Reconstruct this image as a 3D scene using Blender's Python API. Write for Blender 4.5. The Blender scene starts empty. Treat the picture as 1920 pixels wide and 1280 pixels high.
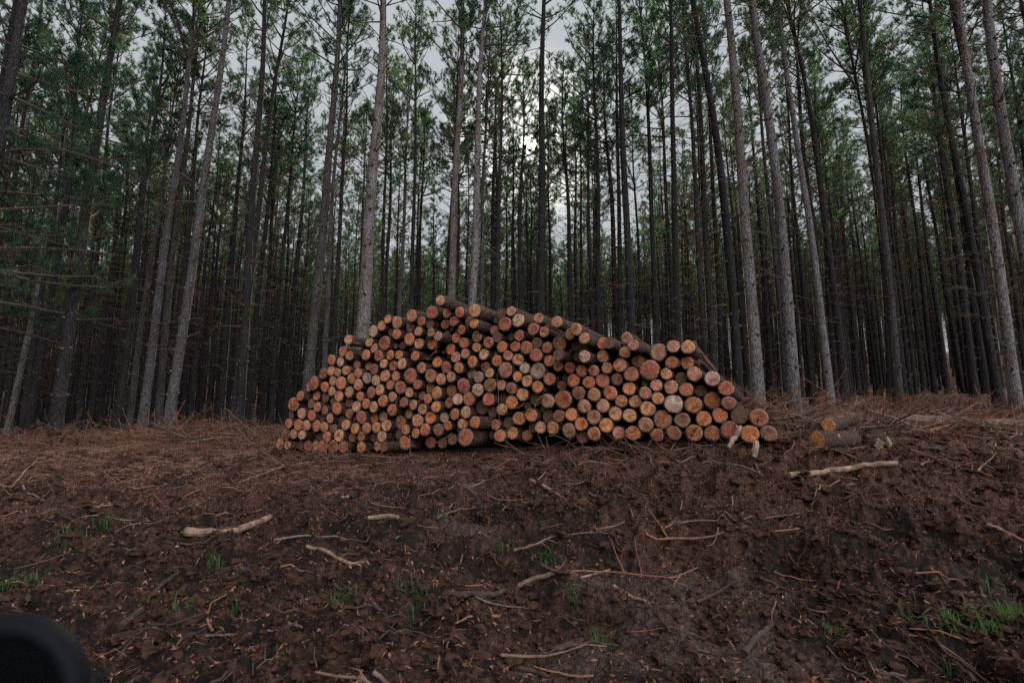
import bpy, math, random
import numpy as np
from mathutils import Matrix, Vector

# ------------------------------------------------------------------ camera, world, sun, exposure
R = math.radians
SC = bpy.context.scene
COL = SC.collection
random.seed(7)
RNG = np.random.default_rng(7)
F = 1000.0                 # focal length in photograph pixels (1920 wide)
CZ = 1.7
TILT = R(9.0)
cd = bpy.data.cameras.new('camera'); cam = bpy.data.objects.new('camera', cd); COL.objects.link(cam)
cd.sensor_width = 36.0; cd.lens = 36.0 * F / 1920.0
cd.clip_start = 0.05; cd.clip_end = 3000
cam.location = (0, 0, CZ); cam.rotation_euler = (R(90) + TILT, 0, 0)
cd.dof.use_dof = True; cd.dof.focus_distance = 10.5; cd.dof.aperture_fstop = 4.0
SC.camera = cam

SUN_EL, SUN_AZ = R(29.3), R(1.9)
w = bpy.data.worlds.new("World"); SC.world = w; w.use_nodes = True
nt = w.node_tree; N = nt.nodes; L = nt.links; N.clear()
sky = N.new('ShaderNodeTexSky'); sky.sky_type = 'NISHITA'; sky.sun_disc = False
sky.sun_elevation = SUN_EL; sky.sun_rotation = SUN_AZ; sky.air_density = 1.2; sky.dust_density = 2.5; sky.ozone_density = 1.0
hsv = N.new('ShaderNodeHueSaturation'); hsv.inputs['Saturation'].default_value = 0.45
cap = N.new('ShaderNodeMix'); cap.data_type = 'RGBA'; cap.blend_type = 'DARKEN'; cap.inputs[0].default_value = 1.0
cap.inputs[7].default_value = (4.0, 4.35, 4.75, 1)
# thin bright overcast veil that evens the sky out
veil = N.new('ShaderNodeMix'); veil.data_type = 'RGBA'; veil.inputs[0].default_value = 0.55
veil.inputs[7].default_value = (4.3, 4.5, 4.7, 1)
geo = N.new('ShaderNodeTexCoord')
sd = N.new('ShaderNodeVectorMath'); sd.operation = 'DOT_PRODUCT'
sd.inputs[1].default_value = (math.sin(SUN_AZ) * math.cos(SUN_EL), math.cos(SUN_AZ) * math.cos(SUN_EL), math.sin(SUN_EL))
disc = N.new('ShaderNodeMapRange'); disc.inputs[1].default_value = math.cos(R(1.0)); disc.inputs[2].default_value = math.cos(R(0.1))
disc.inputs[3].default_value = 0; disc.inputs[4].default_value = 1; disc.interpolation_type = 'SMOOTHSTEP'
glow = N.new('ShaderNodeMapRange'); glow.inputs[1].default_value = math.cos(R(10)); glow.inputs[2].default_value = 1.0
glow.inputs[3].default_value = 0; glow.inputs[4].default_value = 1; glow.interpolation_type = 'SMOOTHERSTEP'
gsum = N.new('ShaderNodeMath'); gsum.operation = 'MULTIPLY_ADD'; gsum.inputs[1].default_value = 70.0
gmul = N.new('ShaderNodeMath'); gmul.operation = 'MULTIPLY'; gmul.inputs[1].default_value = 3.4
addc = N.new('ShaderNodeMix'); addc.data_type = 'RGBA'; addc.blend_type = 'ADD'; addc.inputs[0].default_value = 1.0
gcol = N.new('ShaderNodeVectorMath'); gcol.operation = 'SCALE'; gcol.inputs[0].default_value = (1.0, 0.93, 0.84)
bg = N.new('ShaderNodeBackground'); bg.inputs[1].default_value = 0.10
out = N.new('ShaderNodeOutputWorld')
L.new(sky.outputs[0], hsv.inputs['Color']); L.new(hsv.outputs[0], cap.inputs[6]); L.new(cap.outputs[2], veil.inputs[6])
L.new(geo.outputs['Generated'], sd.inputs[0])
L.new(sd.outputs['Value'], disc.inputs[0]); L.new(sd.outputs['Value'], glow.inputs[0])
L.new(glow.outputs[0], gmul.inputs[0]); L.new(disc.outputs[0], gsum.inputs[0]); L.new(gmul.outputs[0], gsum.inputs[2])
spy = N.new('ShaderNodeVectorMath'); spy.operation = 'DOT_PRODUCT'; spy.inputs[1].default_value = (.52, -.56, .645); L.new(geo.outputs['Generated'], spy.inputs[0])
sky_fill = N.new('ShaderNodeMapRange'); sky_fill.interpolation_type = 'SMOOTHSTEP'          # fill brightness added to the unseen sky behind right of camera, dimmed ahead
sky_fill.inputs[1].default_value = 0.45; sky_fill.inputs[2].default_value = 0.97; sky_fill.inputs[3].default_value = 0.62; sky_fill.inputs[4].default_value = 5.6
L.new(spy.outputs['Value'], sky_fill.inputs[0])
bsc = N.new('ShaderNodeVectorMath'); bsc.operation = 'SCALE'; L.new(veil.outputs[2], bsc.inputs[0]); L.new(sky_fill.outputs[0], bsc.inputs['Scale'])
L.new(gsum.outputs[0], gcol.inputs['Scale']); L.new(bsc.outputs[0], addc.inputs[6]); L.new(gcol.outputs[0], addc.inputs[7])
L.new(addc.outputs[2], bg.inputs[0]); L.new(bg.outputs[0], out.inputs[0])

sl = bpy.data.lights.new('sun', 'SUN'); sl.energy = 5.0; sl.angle = R(0.6); sl.color = (1.0, 0.86, 0.68)
so = bpy.data.objects.new('sun', sl); COL.objects.link(so)
so.rotation_euler = (-(R(90) - SUN_EL), 0, -SUN_AZ); so.location = (0, 0, 40)

SC.view_settings.view_transform = 'Standard'; SC.view_settings.look = 'None'
SC.view_settings.gamma = 1; SC.view_settings.exposure = 1.0
SC.cycles.max_bounces = 5; SC.cycles.diffuse_bounces = 2; SC.cycles.glossy_bounces = 2
SC.cycles.transmission_bounces = 2; SC.cycles.volume_bounces = 0; SC.cycles.transparent_max_bounces = 4
SC.cycles.use_adaptive_sampling = True; SC.cycles.adaptive_threshold = 0.012
SC.cycles.use_denoising = False

# ------------------------------------------------------------------ helpers
CT, ST = math.cos(TILT), math.sin(TILT)
def ray(px, py):
    a = (px - 960) / F; b = (640 - py) / F
    return np.array([a, CT - b * ST, ST + b * CT])
def at_depth(px, py, z):          # point at camera depth z
    return np.array([0, 0, CZ]) + ray(px, py) * z
def at_y(px, py, y):
    d = ray(px, py); return np.array([0, 0, CZ]) + d * (y / d[1])
def project(p):
    x, y, z = p[0], p[1], p[2] - CZ
    d = y * CT + z * ST; u = -y * ST + z * CT
    return 960 + F * x / d, 640 - F * u / d, d

def ngrid(n):
    return np.random.default_rng(n).random((256, 256))
_G = [ngrid(100 + i) for i in range(8)]
def vnoise(x, y, k=0):
    g = _G[k % 8]
    xi = np.floor(x).astype(np.int64); yi = np.floor(y).astype(np.int64)
    fx = x - xi; fy = y - yi
    fx = fx * fx * fx * (fx * (fx * 6 - 15) + 10); fy = fy * fy * fy * (fy * (fy * 6 - 15) + 10)
    a = g[xi & 255, yi & 255]; b = g[(xi + 1) & 255, yi & 255]
    c = g[xi & 255, (yi + 1) & 255]; d = g[(xi + 1) & 255, (yi + 1) & 255]
    return ((a * (1 - fx) + b * fx) * (1 - fy) + (c * (1 - fx) + d * fx) * fy) * 2 - 1
def rot2(x, y, a):
    c, s = math.cos(a), math.sin(a); return x * c - y * s, x * s + y * c

class MB:
    """collects vertices and faces, builds one mesh"""
    def __init__(s): s.V = []; s.T = []; s.Q = []; s.TM = []; s.QM = []; s.n = 0
    def add(s, V, tris=None, quads=None, m=0):
        V = np.asarray(V, dtype=np.float64).reshape(-1, 3)
        if tris is not None and len(tris):
            t = np.asarray(tris, dtype=np.int64).reshape(-1, 3) + s.n; s.T.append(t); s.TM.append(np.full(len(t), m))
        if quads is not None and len(quads):
            q = np.asarray(quads, dtype=np.int64).reshape(-1, 4) + s.n; s.Q.append(q); s.QM.append(np.full(len(q), m))
        s.V.append(V); s.n += len(V)
    def tube(s, P, r, sides=5, m=0, cap=False, ph=0.0):
        P = np.asarray(P, float); n = len(P); r = np.broadcast_to(np.asarray(r, float), (n,))
        T = np.gradient(P, axis=0); T /= np.linalg.norm(T, axis=1)[:, None] + 1e-9
        ref = np.where(np.abs(T[:, 2:3]) > 0.9, np.array([[1.0, 0, 0]]), np.array([[0, 0, 1.0]]))
        A = np.cross(T, ref); A /= np.linalg.norm(A, axis=1)[:, None] + 1e-9; B = np.cross(T, A)
        ang = np.arange(sides) * 2 * math.pi / sides + ph
        V = P[:, None, :] + r[:, None, None] * (A[:, None, :] * np.cos(ang)[None, :, None] + B[:, None, :] * np.sin(ang)[None, :, None])
        i = np.arange(n - 1)[:, None] * sides; j = np.arange(sides)[None, :]; j2 = (j + 1) % sides
        q = np.stack([i + j, i + j2, i + sides + j2, i + sides + j], -1).reshape(-1, 4)
        tr = []
        V = V.reshape(-1, 3)
        if cap:
            V = np.vstack([V, P[0], P[-1]])
            for k in range(sides):
                tr.append((n * sides, (k + 1) % sides, k)); tr.append((n * sides + 1, (n - 1) * sides + k, (n - 1) * sides + (k + 1) % sides))
        s.add(V, tr, q, m)
    def mesh(s, name, mats, smooth=False):
        V = np.concatenate(s.V); me = bpy.data.meshes.new(name)
        T = np.concatenate(s.T) if s.T else np.zeros((0, 3), int); Q = np.concatenate(s.Q) if s.Q else np.zeros((0, 4), int)
        me.vertices.add(len(V)); me.vertices.foreach_set('co', V.astype(np.float32).ravel())
        nl = T.size + Q.size; me.loops.add(nl)
        me.loops.foreach_set('vertex_index', np.concatenate([T.ravel(), Q.ravel()]).astype(np.int32))
        me.polygons.add(len(T) + len(Q))
        ls = np.concatenate([np.arange(len(T)) * 3, T.size + np.arange(len(Q)) * 4]).astype(np.int32)
        me.polygons.foreach_set('loop_start', ls)
        me.polygons.foreach_set('loop_total', np.concatenate([np.full(len(T), 3), np.full(len(Q), 4)]).astype(np.int32))
        mi = np.concatenate([np.concatenate(s.TM) if s.TM else np.zeros(0), np.concatenate(s.QM) if s.QM else np.zeros(0)]).astype(np.int32)
        me.polygons.foreach_set('material_index', mi)
        me.polygons.foreach_set('use_smooth', np.full(len(mi), smooth))
        for m in mats: me.materials.append(m)
        me.update(calc_edges=True); me.validate()
        return me
def link(name, me, parent=None):
    o = bpy.data.objects.new(name, me); COL.objects.link(o)
    if parent: o.parent = parent
    return o
def tag(o, label, cat, group=None, kind=None):
    if label: o['label'] = label
    if cat: o['category'] = cat
    if group: o['group'] = group
    if kind: o['kind'] = kind
    return o

# ------------------------------------------------------------------ materials
def new_mat(name):
    m = bpy.data.materials.new(name); m.use_nodes = True
    t = m.node_tree; b = t.nodes['Principled BSDF']
    return m, t, b
def nd(t, typ, **kw):
    n = t.nodes.new(typ)
    for k, v in kw.items(): setattr(n, k, v)
    return n
def ramp(t, stops):
    r = t.nodes.new('ShaderNodeValToRGB'); e = r.color_ramp.elements
    while len(e) < len(stops): e.new(0.5)
    for i, (p, c) in enumerate(stops): e[i].position = p; e[i].color = (*c, 1)
    return r
def noise(t, vec, scale, detail=4, rough=0.6, dist=0.0):
    n = t.nodes.new('ShaderNodeTexNoise'); n.inputs['Scale'].default_value = scale; n.inputs['Detail'].default_value = detail
    n.inputs['Roughness'].default_value = rough; n.inputs['Distortion'].default_value = dist
    if vec: t.links.new(vec, n.inputs['Vector'])
    return n
def mapping(t, src, scale=(1, 1, 1)):
    m = t.nodes.new('ShaderNodeMapping'); m.inputs['Scale'].default_value = scale; t.links.new(src, m.inputs['Vector']); return m
def mixc(t, fac, a, b, mode='MIX'):
    m = t.nodes.new('ShaderNodeMix'); m.data_type = 'RGBA'; m.blend_type = mode
    for v, i in ((fac, 0), (a, 6), (b, 7)):
        if isinstance(v, (int, float)): m.inputs[i].default_value = v
        elif isinstance(v, tuple): m.inputs[i].default_value = (*v, 1)
        else: t.links.new(v, m.inputs[i])
    return m.outputs[2]
def mth(t, op, a, b=None, c=None):
    m = t.nodes.new('ShaderNodeMath'); m.operation = op
    for i, v in enumerate((a, b, c)):
        if v is None: continue
        if isinstance(v, (int, float)): m.inputs[i].default_value = v
        else: t.links.new(v, m.inputs[i])
    return m.outputs[0]
def bump(t, b, h, strength, dist):
    n = t.nodes.new('ShaderNodeBump'); n.inputs['Strength'].default_value = strength; n.inputs['Distance'].default_value = dist
    t.links.new(h, n.inputs['Height']); t.links.new(n.outputs[0], b.inputs['Normal'])

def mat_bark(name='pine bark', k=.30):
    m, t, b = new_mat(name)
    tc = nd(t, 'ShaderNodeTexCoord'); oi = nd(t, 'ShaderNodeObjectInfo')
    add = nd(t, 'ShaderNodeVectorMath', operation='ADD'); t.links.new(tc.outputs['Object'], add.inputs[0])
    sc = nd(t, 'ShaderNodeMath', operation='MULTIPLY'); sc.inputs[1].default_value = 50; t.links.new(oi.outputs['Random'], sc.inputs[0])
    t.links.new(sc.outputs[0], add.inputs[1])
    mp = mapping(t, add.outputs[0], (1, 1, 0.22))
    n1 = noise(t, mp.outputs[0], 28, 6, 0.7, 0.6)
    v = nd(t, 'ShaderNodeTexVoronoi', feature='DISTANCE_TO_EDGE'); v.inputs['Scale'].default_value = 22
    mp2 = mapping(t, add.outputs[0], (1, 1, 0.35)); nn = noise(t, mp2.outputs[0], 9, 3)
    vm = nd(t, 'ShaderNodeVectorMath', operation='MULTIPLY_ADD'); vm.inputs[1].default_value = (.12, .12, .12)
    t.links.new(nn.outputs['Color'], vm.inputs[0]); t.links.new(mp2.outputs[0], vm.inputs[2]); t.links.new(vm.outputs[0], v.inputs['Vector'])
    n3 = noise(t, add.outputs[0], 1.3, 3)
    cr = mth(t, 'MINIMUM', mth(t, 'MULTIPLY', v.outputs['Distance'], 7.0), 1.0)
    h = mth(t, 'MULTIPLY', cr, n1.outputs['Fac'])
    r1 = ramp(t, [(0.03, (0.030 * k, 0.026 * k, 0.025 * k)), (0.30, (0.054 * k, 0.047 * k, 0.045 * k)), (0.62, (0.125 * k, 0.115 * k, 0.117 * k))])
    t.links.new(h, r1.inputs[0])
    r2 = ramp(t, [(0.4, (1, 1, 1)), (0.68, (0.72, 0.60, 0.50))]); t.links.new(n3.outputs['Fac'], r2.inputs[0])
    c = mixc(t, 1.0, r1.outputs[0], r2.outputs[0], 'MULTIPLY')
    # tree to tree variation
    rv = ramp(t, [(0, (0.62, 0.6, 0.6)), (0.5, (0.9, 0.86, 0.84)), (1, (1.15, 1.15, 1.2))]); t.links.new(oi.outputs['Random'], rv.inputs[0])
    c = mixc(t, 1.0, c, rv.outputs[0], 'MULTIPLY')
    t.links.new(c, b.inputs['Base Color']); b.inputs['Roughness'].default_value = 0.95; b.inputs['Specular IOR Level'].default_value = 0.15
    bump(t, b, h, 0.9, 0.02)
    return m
def mat_plain(name, col, rough=0.9, spec=0.2, var=0.0, nscale=12, obj_rand=False):
    m, t, b = new_mat(name)
    tc = nd(t, 'ShaderNodeTexCoord'); n = noise(t, tc.outputs['Object'], nscale, 5, 0.65)
    lo = tuple(c * (1 - var) for c in col); hi = tuple(min(1, c * (1 + var)) for c in col)
    r = ramp(t, [(0.3, lo), (0.7, hi)]); t.links.new(n.outputs['Fac'], r.inputs[0]); c = r.outputs[0]
    if obj_rand:
        oi = nd(t, 'ShaderNodeObjectInfo'); rr = ramp(t, [(0, (.65, .65, .65)), (1, (1.2, 1.15, 1.1))]); t.links.new(oi.outputs['Random'], rr.inputs[0])
        c = mixc(t, 1.0, c, rr.outputs[0], 'MULTIPLY')
    t.links.new(c, b.inputs['Base Color']); b.inputs['Roughness'].default_value = rough; b.inputs['Specular IOR Level'].default_value = spec
    bump(t, b, n.outputs['Fac'], 0.5, 0.01)
    return m
def mat_needles(name, c0, c1, tr):
    m, t, b = new_mat(name); oi = nd(t, 'ShaderNodeObjectInfo'); tc = nd(t, 'ShaderNodeTexCoord')
    n = noise(t, tc.outputs['Object'], 1.1, 3, 0.7)
    f = mth(t, 'ADD', mth(t, 'MULTIPLY', n.outputs['Fac'], 0.9), mth(t, 'MULTIPLY', oi.outputs['Random'], 0.35))
    r = ramp(t, [(0.35, c0), (0.85, c1)]); t.links.new(f, r.inputs[0])
    t.links.new(r.outputs[0], b.inputs['Base Color']); b.inputs['Roughness'].default_value = 0.55; b.inputs['Specular IOR Level'].default_value = 0.3
    trn = nd(t, 'ShaderNodeBsdfTranslucent'); cc = mixc(t, 1.0, r.outputs[0], tr, 'MULTIPLY'); t.links.new(cc, trn.inputs[0])
    ms = nd(t, 'ShaderNodeMixShader'); ms.inputs[0].default_value = 0.5
    t.links.new(b.outputs[0], ms.inputs[1]); t.links.new(trn.outputs[0], ms.inputs[2])
    t.links.new(ms.outputs[0], t.nodes['Material Output'].inputs[0])
    return m
def mat_end():
    m, t, b = new_mat('sawn pine end')
    tc = nd(t, 'ShaderNodeTexCoord'); oi = nd(t, 'ShaderNodeObjectInfo')
    sep = nd(t, 'ShaderNodeSeparateXYZ'); t.links.new(tc.outputs['Object'], sep.inputs[0])
    comb = nd(t, 'ShaderNodeCombineXYZ'); t.links.new(sep.outputs[0], comb.inputs[0]); t.links.new(sep.outputs[2], comb.inputs[1])
    rnd = mth(t, 'MULTIPLY', oi.outputs['Random'], 37.0); t.links.new(rnd, comb.inputs[2])
    vec = comb.outputs[0]
    nz = noise(t, vec, 1.6, 5, 0.65); nf = noise(t, vec, 9, 6, 0.75); blot = noise(t, vec, 1.1, 4, 0.6, 0.8)
    ln = nd(t, 'ShaderNodeVectorMath', operation='LENGTH')
    c2 = nd(t, 'ShaderNodeCombineXYZ'); t.links.new(sep.outputs[0], c2.inputs[0]); t.links.new(sep.outputs[2], c2.inputs[1]); t.links.new(c2.outputs[0], ln.inputs[0])
    rad = mth(t, 'ADD', ln.outputs['Value'], mth(t, 'MULTIPLY', nz.outputs['Fac'], 0.18))
    rings = mth(t, 'SINE', mth(t, 'MULTIPLY', rad, 34.0))
    rings = mth(t, 'MULTIPLY_ADD', rings, 0.5, 0.5)
    ang = mth(t, 'ARCTAN2', sep.outputs[2], sep.outputs[0])
    c3 = nd(t, 'ShaderNodeCombineXYZ'); t.links.new(mth(t, 'MULTIPLY', ang, 2.4), c3.inputs[0]); t.links.new(mth(t, 'MULTIPLY', ln.outputs['Value'], 0.9), c3.inputs[1]); t.links.new(rnd, c3.inputs[2])
    cn = noise(t, c3.outputs[0], 1.3, 3, 0.6)
    crack = mth(t, 'GREATER_THAN', 0.013, mth(t, 'ABSOLUTE', mth(t, 'SUBTRACT', cn.outputs['Fac'], 0.5)))
    base = oi.outputs['Color']
    dk = mixc(t, 1.0, base, (0.50, 0.36, 0.30), 'MULTIPLY'); lt = mixc(t, 1.0, base, (1.22, 1.18, 1.12), 'MULTIPLY')
    rb = ramp(t, [(0.36, (0, 0, 0)), (0.62, (1, 1, 1))]); t.links.new(blot.outputs['Fac'], rb.inputs[0])
    c = mixc(t, rb.outputs[0], dk, lt)
    c = mixc(t, mth(t, 'MULTIPLY', rings, 0.42), c, mixc(t, 1.0, c, (0.55, 0.42, 0.34), 'MULTIPLY'))
    rf = ramp(t, [(0.3, (0.3, 0.25, 0.22)), (0.5, (0.9, 0.88, 0.86)), (0.75, (1.4, 1.36, 1.3))]); t.links.new(nf.outputs['Fac'], rf.inputs[0])
    c = mixc(t, 0.95, c, rf.outputs[0], 'MULTIPLY')
    # greying, dirty rim
    rim = ramp(t, [(0.62, (0, 0, 0)), (1.0, (1, 1, 1))]); t.links.new(rad, rim.inputs[0])
    c = mixc(t, mth(t, 'MULTIPLY', rim.outputs[0], 0.45), c, (0.20, 0.14, 0.115))
    c = mixc(t, mth(t, 'MULTIPLY', crack, 0.8), c, (0.03, 0.018, 0.012))
    t.links.new(c, b.inputs['Base Color']); b.inputs['Roughness'].default_value = 0.85; b.inputs['Specular IOR Level'].default_value = 0.2
    hh = mth(t, 'ADD', mth(t, 'MULTIPLY', nf.outputs['Fac'], 1.0), mth(t, 'MULTIPLY', crack, -0.6))
    bump(t, b, hh, 0.6, 0.012)
    return m
def mat_logbark():
    m, t, b = new_mat('felled log bark')
    tc = nd(t, 'ShaderNodeTexCoord'); oi = nd(t, 'ShaderNodeObjectInfo')
    mp = mapping(t, tc.outputs['Object'], (1, 12, 1))
    add = nd(t, 'ShaderNodeVectorMath', operation='ADD'); t.links.new(mp.outputs[0], add.inputs[0])
    t.links.new(mth(t, 'MULTIPLY', oi.outputs['Random'], 50.0), add.inputs[1])
    n1 = noise(t, add.outputs[0], 3.0, 6, 0.75, 0.4); n2 = noise(t, add.outputs[0], 0.55, 5, 0.7, 0.8)
    r1 = ramp(t, [(0.3, (0.008, 0.0045, 0.0035)), (0.5, (0.036, 0.019, 0.0135)), (0.72, (0.115, 0.068, 0.052))]); t.links.new(n1.outputs['Fac'], r1.inputs[0])
    r2 = ramp(t, [(0.6, (0, 0, 0)), (0.66, (1, 1, 1))]); t.links.new(n2.outputs['Fac'], r2.inputs[0])
    peel = ramp(t, [(0.3, (0.10, 0.045, 0.028)), (0.7, (0.30, 0.18, 0.13))]); t.links.new(n1.outputs['Fac'], peel.inputs[0])
    c = mixc(t, r2.outputs[0], r1.outputs[0], peel.outputs[0])
    t.links.new(c, b.inputs['Base Color']); b.inputs['Roughness'].default_value = 0.92; b.inputs['Specular IOR Level'].default_value = 0.15
    bump(t, b, n1.outputs['Fac'], 0.9, 0.02)
    return m
def mat_ground():
    m, t, b = new_mat('churned soil')
    tc = nd(t, 'ShaderNodeTexCoord'); at = nd(t, 'ShaderNodeAttribute', attribute_name='cover')
    sep = nd(t, 'ShaderNodeSeparateColor'); t.links.new(at.outputs['Color'], sep.inputs[0])
    P = tc.outputs['Object']
    n1 = noise(t, P, 2.2, 8, 0.7); n2 = noise(t, P, 26, 8, 0.75); n3 = noise(t, P, 90, 4, 0.7); n4 = noise(t, P, 0.5, 4, 0.6)
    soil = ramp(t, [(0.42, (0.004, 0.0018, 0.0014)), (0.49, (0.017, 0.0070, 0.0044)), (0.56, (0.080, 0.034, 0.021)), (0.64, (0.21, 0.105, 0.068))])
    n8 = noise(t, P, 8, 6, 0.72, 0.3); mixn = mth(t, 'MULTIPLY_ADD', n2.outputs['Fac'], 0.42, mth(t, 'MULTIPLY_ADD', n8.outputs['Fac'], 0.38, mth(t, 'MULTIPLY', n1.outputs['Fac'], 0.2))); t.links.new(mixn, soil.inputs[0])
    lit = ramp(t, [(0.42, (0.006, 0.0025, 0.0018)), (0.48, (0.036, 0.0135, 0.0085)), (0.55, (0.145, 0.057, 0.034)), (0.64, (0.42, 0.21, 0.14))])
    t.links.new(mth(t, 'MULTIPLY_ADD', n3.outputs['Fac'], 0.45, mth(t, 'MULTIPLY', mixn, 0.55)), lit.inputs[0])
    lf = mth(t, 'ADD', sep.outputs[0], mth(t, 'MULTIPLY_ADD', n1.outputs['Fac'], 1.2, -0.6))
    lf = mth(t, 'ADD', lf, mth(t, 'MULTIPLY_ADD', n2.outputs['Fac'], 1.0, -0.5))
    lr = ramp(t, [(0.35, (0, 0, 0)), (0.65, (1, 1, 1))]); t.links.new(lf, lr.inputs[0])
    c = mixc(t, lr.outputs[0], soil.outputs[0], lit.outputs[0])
    # packed mud with cracks
    nd_ = noise(t, P, 3.5, 4); vm = nd(t, 'ShaderNodeVectorMath', operation='MULTIPLY_ADD'); vm.inputs[1].default_value = (.25, .25, .25)
    t.links.new(nd_.outputs['Color'], vm.inputs[0]); t.links.new(P, vm.inputs[2])
    vo = nd(t, 'ShaderNodeTexVoronoi', feature='DISTANCE_TO_EDGE'); vo.inputs['Scale'].default_value = 9; t.links.new(vm.outputs[0], vo.inputs['Vector'])
    ck = mth(t, 'MINIMUM', mth(t, 'MULTIPLY', vo.outputs['Distance'], 14.0), 1.0)
    mud = ramp(t, [(0.38, (0.035, 0.018, 0.012)), (0.62, (0.14, 0.076, 0.054))]); t.links.new(n2.outputs['Fac'], mud.inputs[0])
    mudc = mixc(t, ck, (0.02, 0.013, 0.011), mud.outputs[0])
    mf = ramp(t, [(0.4, (0, 0, 0)), (0.6, (1, 1, 1))]); t.links.new(mth(t, 'ADD', sep.outputs[1], mth(t, 'MULTIPLY_ADD', n1.outputs['Fac'], 0.9, -0.45)), mf.inputs[0])
    c = mixc(t, mf.outputs[0], c, mudc)
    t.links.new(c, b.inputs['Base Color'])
    rr = ramp(t, [(0, (0.95, 0.95, 0.95)), (1, (0.62, 0.62, 0.62))]); t.links.new(mf.outputs[0], rr.inputs[0]); t.links.new(rr.outputs[0], b.inputs['Roughness'])
    b.inputs['Specular IOR Level'].default_value = 0.25
    h = mth(t, 'ADD', mth(t, 'MULTIPLY', n2.outputs['Fac'], 1.0), mth(t, 'MULTIPLY', n3.outputs['Fac'], 0.5))
    h = mth(t, 'ADD', h, mth(t, 'MULTIPLY', mth(t, 'MULTIPLY', ck, mf.outputs[0]), 0.5))
    bump(t, b, h, 1.0, 0.09)
    return m
M_BARK = mat_bark(); M_BARK_LIT = mat_bark('lit pine bark', 1.8); M_BARK_HALFLIT = mat_bark('half-lit pine bark', .9); M_END = mat_end(); M_LOG = mat_logbark(); M_GROUND = mat_ground()  # lit and half-lit copies put clearing light into bark colour, default holds forest shade
M_TWIG = mat_plain('dead twig', (0.075, 0.055, 0.045), 0.95, 0.1, 0.4, 6, True)
M_NEEDLE = mat_needles('green needles', (0.004, 0.013, 0.0135), (0.013, 0.026, 0.019), (8.0, 7.2, 3.8))
M_BROWN = mat_needles('dead brown needles', (0.035, 0.015, 0.009), (0.13, 0.055, 0.028), (1.3, 1.0, 0.8))
M_GRASS = mat_needles('grass', (0.022, 0.046, 0.014), (0.052, 0.098, 0.026), (1.2, 1.5, 0.6))
M_CLOD = mat_plain('soil clod', (0.033, 0.0155, 0.0105), 0.95, 0.1, 0.7, 30)
M_PALE = mat_plain('peeled wood', (0.165, 0.10, 0.069), 0.85, 0.2, 0.75, 11)
M_GREYW = mat_plain('weathered wood', (0.105, 0.064, 0.048), 0.9, 0.15, 0.5, 14)
M_REDW = mat_plain('reddish branch', (0.15, 0.068, 0.043), 0.9, 0.15, 0.45, 14)
M_DARKW = mat_plain('damp dark branch', (0.040, 0.024, 0.018), 0.9, 0.2, 0.5, 14)
M_CHIP = mat_plain('bark chips', (0.155, 0.068, 0.042), 0.95, 0.1, 0.6, 3)
M_LITTER = mat_plain('fallen needles', (0.155, 0.066, 0.040), 0.9, 0.15, 0.55, 2.5)

# ------------------------------------------------------------------ ground shape
CP = [(960,850,10.0),(540,850,12.5),(700,855,11.4),(1180,843,9.2),(1420,830,8.6),(1535,858,8.0),(1600,893,7.2),(1900,850,8.5),(1900,900,7.0),
      (960,900,8.2),(960,970,6.3),(960,1090,4.7),(960,1280,3.4),(100,900,8.5),(100,1000,6.0),(100,1100,4.6),(100,1280,3.3),
      (1800,1000,6.0),(1800,1100,4.6),(1800,1280,3.4),(100,845,13.0),(300,835,13.5),(300,815,17),(440,807,20),(20,815,20),(675,815,17),(960,802,19),
      (1200,790,20),(1424,775,13.5),(1490,787,13.0),(1560,768,18),(1685,760,17),(1823,765,18),(1907,788,14),(1780,741,30),(1500,752,28),(1300,775,28),
      (960,795,30),(400,800,30),(60,805,30)]
cpw = []
for px, py, z in CP:
    p = at_depth(px, py, z); cpw.append((p[0], p[1], p[2]))
cpw += [(0, -12, -.25), (-14, -12, -.2), (14, -12, -.2), (0, 0, -.02), (-14, 2, .1), (14, 2, .15), (-16, 8, .8), (16, 8, 1.4),
        (-45, 60, 1.7), (0, 60, 2.2), (45, 60, 5.5), (-45, 20, 1.4), (45, 20, 3.6), (-45, 0, .3), (45, 0, 1.2)]
cpw = np.array(cpw)
def tps_k(r2): return np.where(r2 > 1e-9, 0.5 * r2 * np.log(np.maximum(r2, 1e-9)), 0)
_n = len(cpw); _K = tps_k(((cpw[:, None, :2] - cpw[None, :, :2]) ** 2).sum(-1)) + np.eye(_n) * 1.5
_P = np.hstack([np.ones((_n, 1)), cpw[:, :2]]); _A = np.zeros((_n + 3, _n + 3)); _A[:_n, :_n] = _K; _A[:_n, _n:] = _P; _A[_n:, :_n] = _P.T
_W = np.linalg.solve(_A, np.concatenate([cpw[:, 2], np.zeros(3)]))
def hbase(x, y):
    x = np.asarray(x, float); y = np.asarray(y, float)
    xc = np.clip(x, -45, 45); yc = np.clip(y, -12, 60)
    z = _W[_n] + _W[_n + 1] * xc + _W[_n + 2] * yc
    for i in range(_n): z = z + _W[i] * tps_k((xc - cpw[i, 0]) ** 2 + (yc - cpw[i, 1]) ** 2)
    z = z + np.clip(y - 55, 0, 150) * 0.165
    return z
MUD = [(1180,1110,.55),(1330,1120,.6),(1260,1190,.5),(1080,1255,.45),(1420,1250,.5),(880,1000,.5),(1150,1250,.4)]
def ground_pt(px, py, it=14):
    d = ray(px, py); t = 6.0
    for _ in range(it):
        p = np.array([0, 0, CZ]) + d * t
        g = float(hbase(p[0], p[1])); f = p[2] - g
        t += f / max(0.05, 0.16 - d[2]) * 0.8; t = min(max(t, 1.5), 60)
    return np.array([0, 0, CZ]) + d * t
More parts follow.
